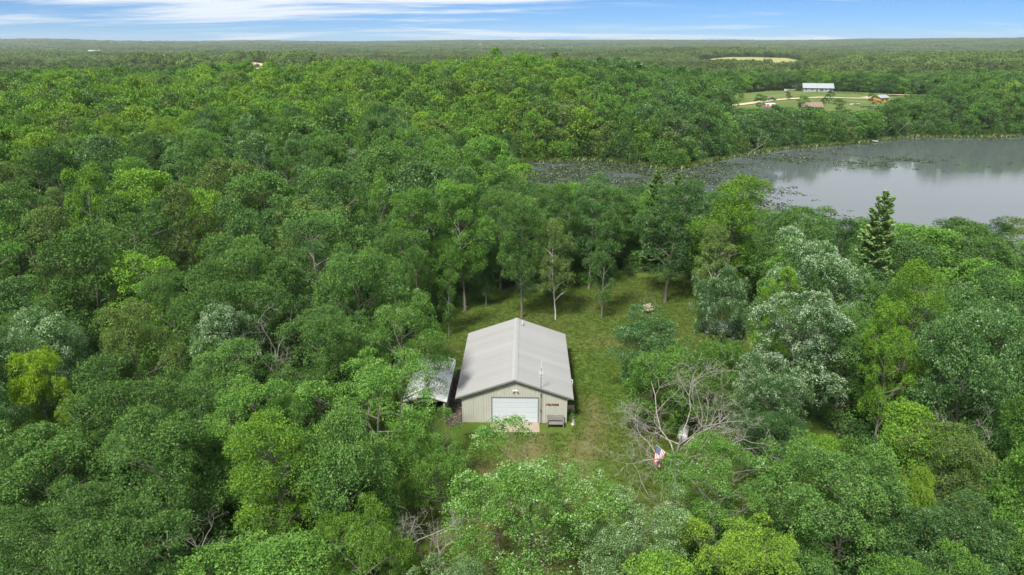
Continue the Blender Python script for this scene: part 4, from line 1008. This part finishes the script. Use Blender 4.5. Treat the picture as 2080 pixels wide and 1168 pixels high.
# garden bench of weathered boards
def slat_bench(name, loc, rz, w, label, m, cat='bench', nback=4, nseat=5):
    b = empty(name, loc, rz); tag(b, label, cat)
    for i in range(nseat): MB().box((-w / 2, -0.46 + i * 0.10, 0.42), (w / 2, -0.375 + i * 0.10, 0.455)).build('seat_slat', m, b)
    for i in range(nback):
        z = 0.55 + i * 0.12; y = 0.055 + i * 0.03; MB().hexa([(-w / 2, y, z), (w / 2, y, z), (w / 2, y + 0.03, z), (-w / 2, y + 0.03, z), (-w / 2, y + 0.022, z + 0.09), (w / 2, y + 0.022, z + 0.09), (w / 2, y + 0.052, z + 0.09), (-w / 2, y + 0.052, z + 0.09)]).build('back_slat', m, b)
    for sx in (-1, 1):
        x = sx * (w / 2 + 0.045)
        MB().box((x - 0.04, -0.47, 0), (x + 0.04, -0.39, 0.66)).build('leg', m, b)
        MB().hexa([(x - 0.04, 0.03, 0), (x + 0.04, 0.03, 0), (x + 0.04, 0.12, 0), (x - 0.04, 0.12, 0), (x - 0.04, 0.16, 1.02), (x + 0.04, 0.16, 1.02), (x + 0.04, 0.24, 1.02), (x - 0.04, 0.24, 1.02)]).build('leg', m, b)
        MB().box((x - 0.055, -0.50, 0.665), (x + 0.055, 0.04, 0.70)).build('armrest', m, b)
        MB().box((x - 0.03, -0.385, 0.34), (x + 0.03, 0.025, 0.415)).build('side_rail', m, b)
    return b
slat_bench('garden_bench', (3.82, 52.75, 0.03), R(-1.2), 1.32, 'grey weathered slatted wooden bench against the cream wall', M['old_wood'])

# stone-edged bed along the building's side
for i in range(9):
    bm = bmesh.new(); bmesh.ops.create_icosphere(bm, subdivisions=1, radius=0.17)
    for v in bm.verts: v.co = Vector((v.co.x * random.uniform(0.8, 1.3), v.co.y * random.uniform(0.8, 1.3), v.co.z * random.uniform(0.5, 0.8)))
    me = bpy.data.meshes.new('stone'); bm.to_mesh(me); bm.free(); me.materials.append(M['stone'])
    tag(link('stone', me, None, (5.42 + random.uniform(-0.07, 0.07), 52.95 + i * 0.25 if i < 8 else 52.9, 0.09)) , 'pale edging stone in the bed beside the concrete step', 'stone', 'edging stones of the side bed')
for i, (bx, by) in enumerate([(5.1, 53.4), (5.15, 54.2), (5.12, 56.9), (5.16, 57.8), (5.1, 58.8)]):
    (tv, tf), (cv, cf, lv) = broadleaf(990 + i, 0.75, 0.33, 0.02, 6, 60, 6, 0.09, lobe=0.4, k=3, trunk_r=0.012)
    o = empty('garden_plant', (bx, by, 0.03)); tag(o, 'small leafy plant in the bed along the building side', 'plant', 'plants in the side bed')
    link('stem', npmesh('plant_stem', tv, tf, M['bark']), o); c = link('foliage', npmesh('plant_leaf', cv, cf, M['leaf'], face_attr=lv), o); c['tint'] = [0.06, 0.13, 0.03, 1.0]; c['silver'] = 0.0

# ------------------------------------------------------------------ small open-fronted shed
shed = empty('open_shed', (-7.78, 54.1, 0.0), R(-1.3)); tag(shed, 'small open-fronted shed with a white metal roof beside the metal building', 'shed')
SW, SLn, SE, SRg, SRun = 1.75, 8.0, 1.92, 2.50, 1.96
ssl = (2.52 - 1.95) / SRun
def stop(x): return 2.42 - abs(x) * ssl
for sx in (-1, 1):
    w_o = MB().box((min(sx * SW, sx * (SW - 0.08)), 0.05, 0.02), (max(sx * SW, sx * (SW - 0.08)), SLn, stop(SW) - 0.03)).build('side_wall', M['wall_metal'], shed)
    mb = MB(); sheet(mb, 0.003, 0.797, 0.2, lambda x: 0.04, lambda x: stop(SW) - 0.05, lambda x, s_, d: (sx * (SW + 0.002 + d), x, s_)); pm = mb.mesh('shed_panel', M['wall_metal'])
    for i in range(10): link('wall_panel', pm, w_o, (0, 0.02 + i * 0.797, 0))
    rf = MB().prism([(0, -0.25, 2.46), (sx * SRun, -0.25, 2.46 - SRun * ssl), (sx * SRun, -0.25, 2.50 - SRun * ssl), (0, -0.25, 2.50)], (0, SLn + 0.5, 0)).build('roof', M['shed_roof'], shed)
    rp = (SLn + 0.5) / 9; n2 = math.hypot(1, ssl)
    mb = MB(); sheet(mb, 0.002, rp - 0.002, rp / 4, lambda x: 0.0, lambda x: SRun + 0.03, lambda x, s_, d: (sx * (s_ + ssl / n2 * d), -0.26 + x, 2.503 - s_ * ssl + d / n2)); pm = mb.mesh('shed_roof_panel', M['shed_roof'])
    for i in range(9): link('roof_panel', pm, rf, (0, i * rp, 0))
    MB().prism([(0, -0.30, 2.40), (sx * (SRun + 0.03), -0.30, 2.40 - (SRun + 0.03) * ssl), (sx * (SRun + 0.03), -0.30, 2.53 - (SRun + 0.03) * ssl), (0, -0.30, 2.53)], (0, 0.03, 0)).build('rake_trim', M['white'], shed)
    MB().box((sx * (SW - 0.06) - 0.07, -0.04, -0.1), (sx * (SW - 0.06) + 0.07, 0.04, 1.72)).build('post', M['wall_metal'], shed)
MB().prism([(-0.14, -0.31, 2.545 - 0.14 * ssl), (0, -0.31, 2.565), (0.14, -0.31, 2.545 - 0.14 * ssl), (0.14, -0.31, 2.53 - 0.14 * ssl), (0, -0.31, 2.545), (-0.14, -0.31, 2.53 - 0.14 * ssl)], (0, SLn + 0.62, 0)).build('ridge_cap', M['shed_roof'], shed)
gb = MB().prism([(-SW + 0.02, 0.03, 1.73), (SW - 0.02, 0.03, 1.73), (SW - 0.02, 0.03, stop(SW) - 0.02), (0, 0.03, stop(0) - 0.01), (-SW + 0.02, 0.03, stop(SW) - 0.02)], (0, -0.05, 0)).build('gable_wall', M['wall_metal'], shed)
for i in range(10):
    a = -SW + 0.03 + i * 0.349; mb = MB(); cuts = [a, a + 0.343]
    if cuts[0] < 0 < cuts[1]: cuts = [cuts[0], 0.0, cuts[1]]
    for p_, q_ in zip(cuts[:-1], cuts[1:]): sheet(mb, p_, q_, 0.2, lambda x: 1.74, lambda x: stop(x) - 0.04, lambda x, s_, d: (x, -0.022 - d, s_))
    mb.build('wall_panel', M['wall_metal'], gb)
MB().prism([(-SW + 0.085, SLn - 0.01, 0.02), (SW - 0.085, SLn - 0.01, 0.02), (SW - 0.085, SLn - 0.01, stop(SW) - 0.04), (0, SLn - 0.01, stop(0) - 0.02), (-SW + 0.085, SLn - 0.01, stop(SW) - 0.04)], (0, -0.06, 0)).build('back_wall', M['wall_metal'], shed)
MB().box((-SW + 0.085, 0.06, 0.0), (SW - 0.085, SLn - 0.08, 0.075)).build('floor', M['gravel'], shed)

# ------------------------------------------------------------------ things about the lawn
sw = empty('garden_swing', (17.1, 79.6, float(terrain(17.1, 79.6)) + 0.03), R(28)); tag(sw, 'wooden glider swing with a tall thin frame on the lawn', 'swing')
for sx in (-1, 1):
    MB().tube([(sx * 0.85, -0.75, 0), (sx * 0.85, 0.05, 1.95)], 0.03, 6).build('frame_leg', M['dark_metal'], sw); MB().tube([(sx * 0.85, 0.85, 0), (sx * 0.85, 0.05, 1.95)], 0.03, 6).build('frame_leg', M['dark_metal'], sw)
    MB().tube([(sx * 0.62, -0.15, 0.5), (sx * 0.72, 0.05, 1.95)], 0.012, 4).build('chain', M['dark_metal'], sw)
MB().tube([(-0.9, 0.05, 1.95), (0.9, 0.05, 1.95)], 0.035, 6).build('top_bar', M['dark_metal'], sw)
for i in range(5): MB().box((-0.62, -0.42 + i * 0.11, 0.42), (0.62, -0.33 + i * 0.11, 0.46)).build('seat_slat', M['pink_wood'], sw)
for i in range(6): MB().hexa([(-0.58 + i * 0.2, 0.13, 0.5), (-0.44 + i * 0.2, 0.13, 0.5), (-0.44 + i * 0.2, 0.16, 0.5), (-0.58 + i * 0.2, 0.16, 0.5), (-0.58 + i * 0.2, 0.33, 1.05), (-0.44 + i * 0.2, 0.33, 1.05), (-0.44 + i * 0.2, 0.36, 1.05), (-0.58 + i * 0.2, 0.36, 1.05)]).build('back_slat', M['pink_wood'], sw)
for sx in (-1, 1): MB().box((sx * 0.67 - 0.05, -0.44, 0.64), (sx * 0.67 + 0.05, 0.2, 0.68)).build('armrest', M['pink_wood'], sw)

# flag on a short slanting pole fixed to the dead tree
fb = empty('flag', (12.35, 43.4, 0.0)); tag(fb, 'red, white and blue striped flag with stars on a slanting pole by the dead tree', 'flag')
p0, p1 = Vector((-0.12, -0.05, 2.75)), Vector((-1.75, -0.30, 4.25))
MB().tube([p0, p1 + (p1 - p0).normalized() * 0.08], 0.018, 6).build('pole', M['white'], fb)
dirp = (p0 - p1).normalized(); fly = Vector((-0.18, -0.10, -1.0)).normalized(); hoist, flen = 0.95, 1.45
def fpt(u, v):          # u along the hoist from the top, v along the fly
    w_ = 0.09 * math.sin(u * 5.0 + v * 4.0) * (0.3 + v); n_ = dirp.cross(fly).normalized()
    return p1 + dirp * (u * hoist * (1 - 0.25 * v)) + fly * (v * flen) + n_ * w_ + Vector((0.10 * v * v, 0, 0))
def strip(mb, u0, u1, v0, v1, off=0.0, nv=12):
    n_ = dirp.cross(fly).normalized(); m_ = max(1, nv)
    for j in range(m_):
        a = v0 + (v1 - v0) * j / m_; b = v0 + (v1 - v0) * (j + 1) / m_
        q_ = [fpt(u0, a), fpt(u1, a), fpt(u1, b), fpt(u0, b)]
        mb.hexa([p - n_ * (0.003 + off) for p in q_] + [p + n_ * (0.003 + off) for p in q_])
for i in range(13):
    mb = MB(); strip(mb, i / 13, (i + 1) / 13, 0.40 if i < 7 else 0.0, 1.0, nv=9); mb.build('stripe', M['flag_red'] if i % 2 == 0 else M['flag_white'], fb)
mb = MB()
for i in range(6): strip(mb, i * 7 / 78, (i + 1) * 7 / 78, 0.0, 0.40, nv=5)
cn = mb.build('canton', M['flag_blue'], fb); mb = MB()
for r_ in range(9):
    for c_ in range(6 if r_ % 2 == 0 else 5):
        u = (r_ + 1) / 10 * 7 / 13; v = ((c_ * 2 + 1 + (r_ % 2)) / 12) * 0.40; c = fpt(u, v); n_ = dirp.cross(fly).normalized(); pl = []
        for s_ in range(10):
            a = s_ * math.pi / 5; rr = 0.024 if s_ % 2 == 0 else 0.010; pl.append(c - n_ * 0.006 + (dirp * math.cos(a) + fly * math.sin(a)) * rr)
        mb.prism(pl, n_ * 0.012)
st_ = mb.build('stars', M['flag_white'], cn); tag(st_, kind='stuff')

# white tank-like thing behind the round oak, a dark trailer under the trees, a blue and white bin in the woods
tk = empty('propane_tank', (14.6, 50.6, 0.03), R(70)); tag(tk, 'white tank half hidden behind the dead tree', 'tank')
MB().tube([(-0.95, 0, 0.62), (-0.88, 0, 0.62), (-0.7, 0, 0.62), (0.7, 0, 0.62), (0.88, 0, 0.62), (0.95, 0, 0.62)], [0.08, 0.28, 0.42, 0.42, 0.28, 0.08], 16).build('tank', M['white'], tk)
MB().tube([(0, 0, 1.0), (0, 0, 1.18)], 0.11, 10).build('valve_cap', M['white'], tk)
for sx in (-1, 1): MB().box((sx * 0.5 - 0.06, -0.28, -0.05), (sx * 0.5 + 0.06, 0.28, 0.32)).build('foot', M['concrete'], tk)
def wheel(parent, x, y, r, w):
    t = MB().tube([(x - w / 2, y, r), (x - w / 2 + 0.03, y, r), (x + w / 2 - 0.03, y, r), (x + w / 2, y, r)], [r * 0.88, r, r, r * 0.88], 16).build('wheel', M['tyre'], parent)
    MB().tube([(x - w / 2 - 0.006, y, r), (x + w / 2 + 0.006, y, r)], r * 0.55, 12).build('rim', M['trim'], t)
def car(name, loc, rz, label, body, pickup=False, cat='car'):
    c = empty(name, loc, rz); tag(c, label, cat)
    L, w = 4.9, 1.85
    prof = [(-L / 2, 0.42), (L / 2, 0.42), (L / 2, 0.82), (L / 2 - 0.15, 0.95), (0.95, 1.08), (-L / 2 + 0.08, 1.08), (-L / 2, 0.9)]
    MB().prism([(-w / 2, y, z) for y, z in prof], (w, 0, 0)).build('body', body, c, bev=0.05)
    cab = [(0.95, 1.075), (0.35, 1.72), (-0.75, 1.78), (-1.05, 1.075)] if pickup else [(0.95, 1.075), (0.3, 1.66), (-1.6, 1.68), (-2.2, 1.075)]
    cb = MB().prism([(-w / 2 + 0.09, y, z) for y, z in cab], (w - 0.18, 0, 0)).build('cab', body, c, bev=0.04)
    y0, y1 = (cab[3][0] + 0.22, cab[0][0] - 0.38)
    for sx in (-1, 1):
        x = sx * (w / 2 - 0.085); MB().prism([(x, y0, 1.16), (x, y1, 1.16), (x, y1 - 0.28, 1.56), (x, y0 + 0.14, 1.58)], (sx * 0.012, 0, 0)).build('window', M['glass'], cb)
        for yy in (-1.5, 1.5): wheel(c, sx * (w / 2 - 0.08), yy, 0.36, 0.24)
        MB().box((sx * 0.72 - 0.14, L / 2 - 0.03, 0.66), (sx * 0.72 + 0.14, L / 2 + 0.02, 0.80)).build('headlight', M['white'], c)
        MB().box((sx * 0.78 - 0.1, -L / 2 - 0.02, 0.68), (sx * 0.78 + 0.1, -L / 2 + 0.03, 0.88)).build('tail_light', M['red_paint'], c)
    MB().prism([(-w / 2 + 0.2, 0.92, 1.12), (w / 2 - 0.2, 0.92, 1.12), (w / 2 - 0.28, 0.42, 1.66), (-w / 2 + 0.28, 0.42, 1.66)], (0, 0.02, 0.015)).build('windscreen', M['glass'], cb)
    return c
car('parked_car', (24.4, 73.0, float(terrain(24.4, 73.0)) + 0.03), R(62), 'dark car half hidden under the silvery poplars at the lawn edge', M['car_black'])
bn = empty('plastic_barrel', (-12.9, 51.3, 0.0)); tag(bn, 'blue and white barrel hidden in the trees by the shed', 'barrel')
MB().tube([(0, 0, 0), (0, 0, 0.3), (0, 0, 0.6)], [0.28, 0.31, 0.31], 14).build('base', M['white'], bn); MB().tube([(0, 0, 0.605), (0, 0, 0.9), (0, 0, 0.95)], [0.31, 0.30, 0.2], 14).build('top', M['blue_paint'], bn)

# ------------------------------------------------------------------ the homestead across the lake
def tz(x, y): return float(terrain(x, y))
hx, hy = 199.5, 464.0
house = empty('farm_house', (hx, hy, tz(hx, hy) + 0.3), R(-14)); tag(house, 'long grey house with a pale metal gable roof beyond the meadow', 'house')
HL, HW, HE, HR = 8.9, 4.4, 2.8, 5.2
wl = MB().prism([(-HL, -HW, -1), (-HL, -HW, HE), (-HL, 0, HR - 0.15), (-HL, HW, HE), (-HL, HW, -1)], (2 * HL, 0, 0)).build('wall', M['house_grey'], house)
hs_ = (HR - HE) / HW
for sy in (-1, 1):
    rf = MB().prism([(-HL - 0.6, 0, HR), (-HL - 0.6, sy * (HW + 0.6), HR - hs_ * (HW + 0.6)), (-HL - 0.6, sy * (HW + 0.6), HR - hs_ * (HW + 0.6) + 0.18), (-HL - 0.6, 0, HR + 0.18)], (2 * HL + 1.2, 0, 0)).build('roof', M['house_roof'], house)
for i, (x0, w_, z0, z1) in enumerate([(-8.2, 1.6, 1.0, 2.3), (-4.4, 1.6, 1.0, 2.3), (-1.2, 1.2, 0.2, 2.3), (1.0, 2.2, 0.6, 2.4), (4.2, 1.2, 1.0, 2.3), (6.6, 2.2, 0.3, 2.4)]):
    fr = MB().box((x0 - 0.12, -HW - 0.06, z0 - 0.12), (x0 + w_ + 0.12, -HW + 0.02, z1 + 0.12)).build('window' if z0 > 0.35 else 'door', M['white'], house)
    MB().box((x0, -HW - 0.08, z0), (x0 + w_ / 2 - 0.04, -HW - 0.061, z1)).build('pane', M['glass'], fr); MB().box((x0 + w_ / 2 + 0.04, -HW - 0.08, z0), (x0 + w_, -HW - 0.061, z1)).build('pane', M['glass'], fr)
for y0 in (-3.2, -0.8, 1.6):
    fr = MB().box((-HL - 0.06, y0 - 0.1, 0.4), (-HL + 0.02, y0 + 1.6, 2.5)).build('window', M['white'], house); MB().box((-HL - 0.08, y0, 0.5), (-HL - 0.061, y0 + 1.5, 2.4)).build('pane', M['glass'], fr)
cab = empty('cabin', (193.5, 371, tz(193.5, 371) + 0.2), R(24)); tag(cab, 'small orange cedar cabin on a white base above the lake shore', 'cabin')
MB().box((-3.0, -2.6, -2.5), (3.0, 2.6, 1.5)).build('base_wall', M['white'], cab)
uw = MB().prism([(-3.05, -2.65, 1.5), (-3.05, -2.65, 4.2), (-3.05, 0, 5.3), (-3.05, 2.65, 4.2), (-3.05, 2.65, 1.5)], (6.1, 0, 0)).build('wall', M['orange_wood'], cab)
for sy in (-1, 1): MB().prism([(-3.5, 0, 5.42), (-3.5, sy * 3.1, 4.13), (-3.5, sy * 3.1, 4.28), (-3.5, 0, 5.57)], (7.0, 0, 0)).build('roof', M['house_roof'], cab)
for x0 in (-2.0, 0.8):
    fr = MB().box((x0 - 0.1, -2.73, 2.4), (x0 + 1.2, -2.66, 3.6)).build('window', M['white'], cab); MB().box((x0, -2.75, 2.5), (x0 + 1.1, -2.731, 3.5)).build('pane', M['glass'], fr)
fr = MB().box((0.2, -2.68, -0.6), (1.4, -2.605, 1.4)).build('door', M['house_grey'], cab)
cot = empty('cottage', (146, 344, tz(146, 344)), R(-8)); tag(cot, 'low cottage with a brown shingle roof among trees above the lake', 'cottage')
MB().prism([(-4.6, -3.2, -1.5), (-4.6, -3.2, 2.4), (-4.6, 0, 4.0), (-4.6, 3.2, 2.4), (-4.6, 3.2, -1.5)], (9.2, 0, 0)).build('wall', M['old_wood'], cot)
for sy in (-1, 1): MB().prism([(-5.1, 0, 4.1), (-5.1, sy * 3.8, 2.2), (-5.1, sy * 3.8, 2.4), (-5.1, 0, 4.3)], (10.2, 0, 0)).build('roof', M['brown_roof'], cot)
for x0 in (-3.4, 0.2, 2.4):
    fr = MB().box((x0, -3.28, 0.7), (x0 + 1.3, -3.21, 2.0)).build('window', M['white'], cot); MB().box((x0 + 0.1, -3.30, 0.8), (x0 + 1.2, -3.281, 1.9)).build('pane', M['glass'], fr)
car('pickup_truck', (146, 397, tz(146, 397) + 0.8), R(80), 'black pickup truck parked beside the dirt road', M['car_black'], True, 'truck')
car('parked_car', (140.3, 395.5, tz(140.3, 395.5) + 0.8), R(95), 'small dark car beside the black pickup truck', M['car_black'])
def boat(loc, rz, s, label, m, cat='boat'):
    b = empty('boat', loc, rz); tag(b, label, cat); st = [(-1, 0.72, 0.62), (-0.4, 0.8, 0.64), (0.3, 0.72, 0.68), (0.75, 0.42, 0.75), (1.0, 0.03, 0.82)]; V, Fc = [], []
    for t, w_, z in st: V += [(w_ * s, t * 2.3 * s, z * s), (0.45 * w_ * s, t * 2.2 * s, 0.08 * s), (-0.45 * w_ * s, t * 2.2 * s, 0.08 * s), (-w_ * s, t * 2.3 * s, z * s)]
    for i in range(4):
        a = i * 4
        for j in range(4): Fc.append((a + j, a + (j + 1) % 4, a + 4 + (j + 1) % 4, a + 4 + j))
    Fc += [(0, 1, 2, 3), (16, 17, 18, 19)]
    MB().add(V, Fc).build('hull', m, b); MB().box((-0.5 * s, -0.3 * s, 0.62 * s), (0.5 * s, 0.25 * s, 1.0 * s)).build('console', M['glass'], b); MB().box((-0.18 * s, -2.55 * s, 0.35 * s), (0.18 * s, -2.28 * s, 1.1 * s)).build('outboard_motor', M['dark_metal'], b)
boat((181, 371.5, tz(181, 371.5) + 0.6), R(70), 1.1, 'white boat parked on the grass near the orange cabin', M['white'])
boat((185.5, 474, tz(185.5, 474) + 0.6), R(80), 1.5, 'white covered boat beside the long grey house', M['white'])
boat((126.0, 341, tz(126.0, 341) + 0.7), R(75), 1.3, 'blue boat next to the red camper above the lake', M['blue_paint'])
cp = empty('camper', (126.3, 345.5, tz(126.3, 345.5) + 0.5), R(8)); tag(cp, 'red and white camper parked above the lake shore', 'camper')
MB().box((-2.6, -1.1, 0.45), (2.6, 1.1, 1.5)).build('body', M['red_paint'], cp, bev=0.06); MB().box((-2.58, -1.08, 1.503), (2.58, 1.08, 2.7)).build('upper_body', M['white'], cp, bev=0.08)
for x0 in (-1.9, 0.6): MB().box((x0, -1.1, 1.7), (x0 + 1.1, -1.075, 2.3)).build('window', M['glass'], cp)
for yy in (-0.95, 0.95): MB().tube([(-0.3, yy - 0.1, 0.36), (-0.3, yy + 0.1, 0.36)], 0.36, 12).build('wheel', M['tyre'], cp)
dk = empty('dock', (137.5, 268.5, WATER_Z), R(24)); tag(dk, 'narrow white dock reaching into the lake from the far shore', 'dock')
for i in range(12): MB().box((-0.7, -4.8 + i * 0.75, 0.42), (0.7, -4.8 + i * 0.75 + 0.70, 0.50)).build('plank', M['white'], dk)
for yy in (-4.5, -1.5, 1.5, 3.8):
    for sx in (-1, 1): MB().tube([(sx * 0.74, yy, -1.6), (sx * 0.74, yy, 0.75)], 0.05, 6).build('post', M['dark_metal'], dk)
# leaning bare trunks along the far shore
for i, (px, py, ln, lx) in enumerate([(84, 236, 9, -0.2), (79.5, 233.5, 8, 0.8), (134, 272, 8, 0.5), (146, 276, 10, 0.55), (153, 279, 9, 0.45), (165, 283.5, 7, 0.3)]):
    place_dead('leaning_trunk', px, py, ln * 1.6, 1.6, 4, 60 + i, 'pale bare trunk leaning out over the far lake shore', 0.16, depth=2, start=0.6, lean=(lx, -0.75), group='leaning trunks on the far shore')
for (px, py, hh, rc, tn, lab) in [(219, 452, 14, 6.0, 'dark', 'large dark tree beside the long grey house'), (213, 455, 12.5, 5.0, 'mid', 'green tree touching the end of the long grey house'), (229, 432, 16, 6.4, 'dark', 'big dark round tree between the dirt spur and orange cabin'),
                                  (172, 383, 7, 2.6, 'dark', 'small dark tree on the meadow below the dirt road'), (136, 330, 8, 3.6, 'mid', 'green tree beside the red camper'), (119, 338, 8, 3.4, 'fresh', 'fresh green tree hiding the dirt road end'), (154, 330, 7, 3.2, 'mid', 'green tree half hiding the brown cottage'), (180, 350, 8, 3.5, 'mid', 'green tree on the slope below the white boat'), (130, 402, 6, 2.4, 'mid', 'small green tree beside the parked dark car'), (205, 366, 8, 2.4, 'fresh', 'green tree touching the orange cabin'), (164, 372, 4.5, 2.0, 'dark', 'dark bush on the meadow above the brown cottage'), (158, 404, 5, 2.2, 'dark', 'small dark conifer beside the dirt road')]:
    place_tree('meadow_tree', 'mid_round', px, py, hh, rc, TINT[tn], 0.0, lab)
# scattered far farm buildings
for i, (px, py, w_, l_) in enumerate([(-1480, 2560, 16, 40), (-820, 2900, 12, 30), (110, 2650, 14, 26), (-640, 1330, 8, 16), (-950, 4300, 20, 50), (-200, 4600, 20, 60), (1900, 4400, 18, 46)]):
    o = empty('far_barn', (px, py, tz(px, py) + 6.0), R(20 * i)); tag(o, ['white-roofed farm building', 'pale farm shed', 'small white barn', 'white shed', 'long pale barn', 'wide white barn', 'grey-white barn'][i] + ' showing as a pale dot in the far forest', 'barn')
    MB().prism([(-l_ / 2, -w_ / 2, -8), (-l_ / 2, -w_ / 2, 8), (-l_ / 2, 0, 12), (-l_ / 2, w_ / 2, 8), (-l_ / 2, w_ / 2, -8)], (l_, 0, 0)).build('wall', M['white'], o)
    for sy in (-1, 1): MB().prism([(-l_ / 2 - 1, 0, 12.2), (-l_ / 2 - 1, sy * (w_ / 2 + 1), 7.6), (-l_ / 2 - 1, sy * (w_ / 2 + 1), 8.0), (-l_ / 2 - 1, 0, 12.6)], (l_ + 2, 0, 0)).build('roof', M['house_roof'], o)
    MB().box((-2, -w_ / 2 - 0.1, 0), (2, -w_ / 2 - 0.01, 5)).build('door', M['house_grey'], o)

# ------------------------------------------------------------------ the air
hb = MB().box((-9700, -9700, float(gz.min()) - 1.0), (9700, 9700, float(gz.max()) + 40)).mesh('haze', M['white']); hb.materials.clear()
hm = bpy.data.materials.new('haze'); hm.use_nodes = True; hm.node_tree.nodes.clear()
pv = hm.node_tree.nodes.new('ShaderNodeVolumePrincipled'); pv.inputs['Density'].default_value = 6.5e-5; pv.inputs['Color'].default_value = (0.80, 0.90, 1.0, 1); pv.inputs['Anisotropy'].default_value = 0.2
ho = hm.node_tree.nodes.new('ShaderNodeOutputMaterial'); hm.node_tree.links.new(pv.outputs[0], ho.inputs['Volume']); hb.materials.append(hm)
tag(link('haze', hb), 'thin pale summer haze over the whole landscape', 'haze', kind='stuff')
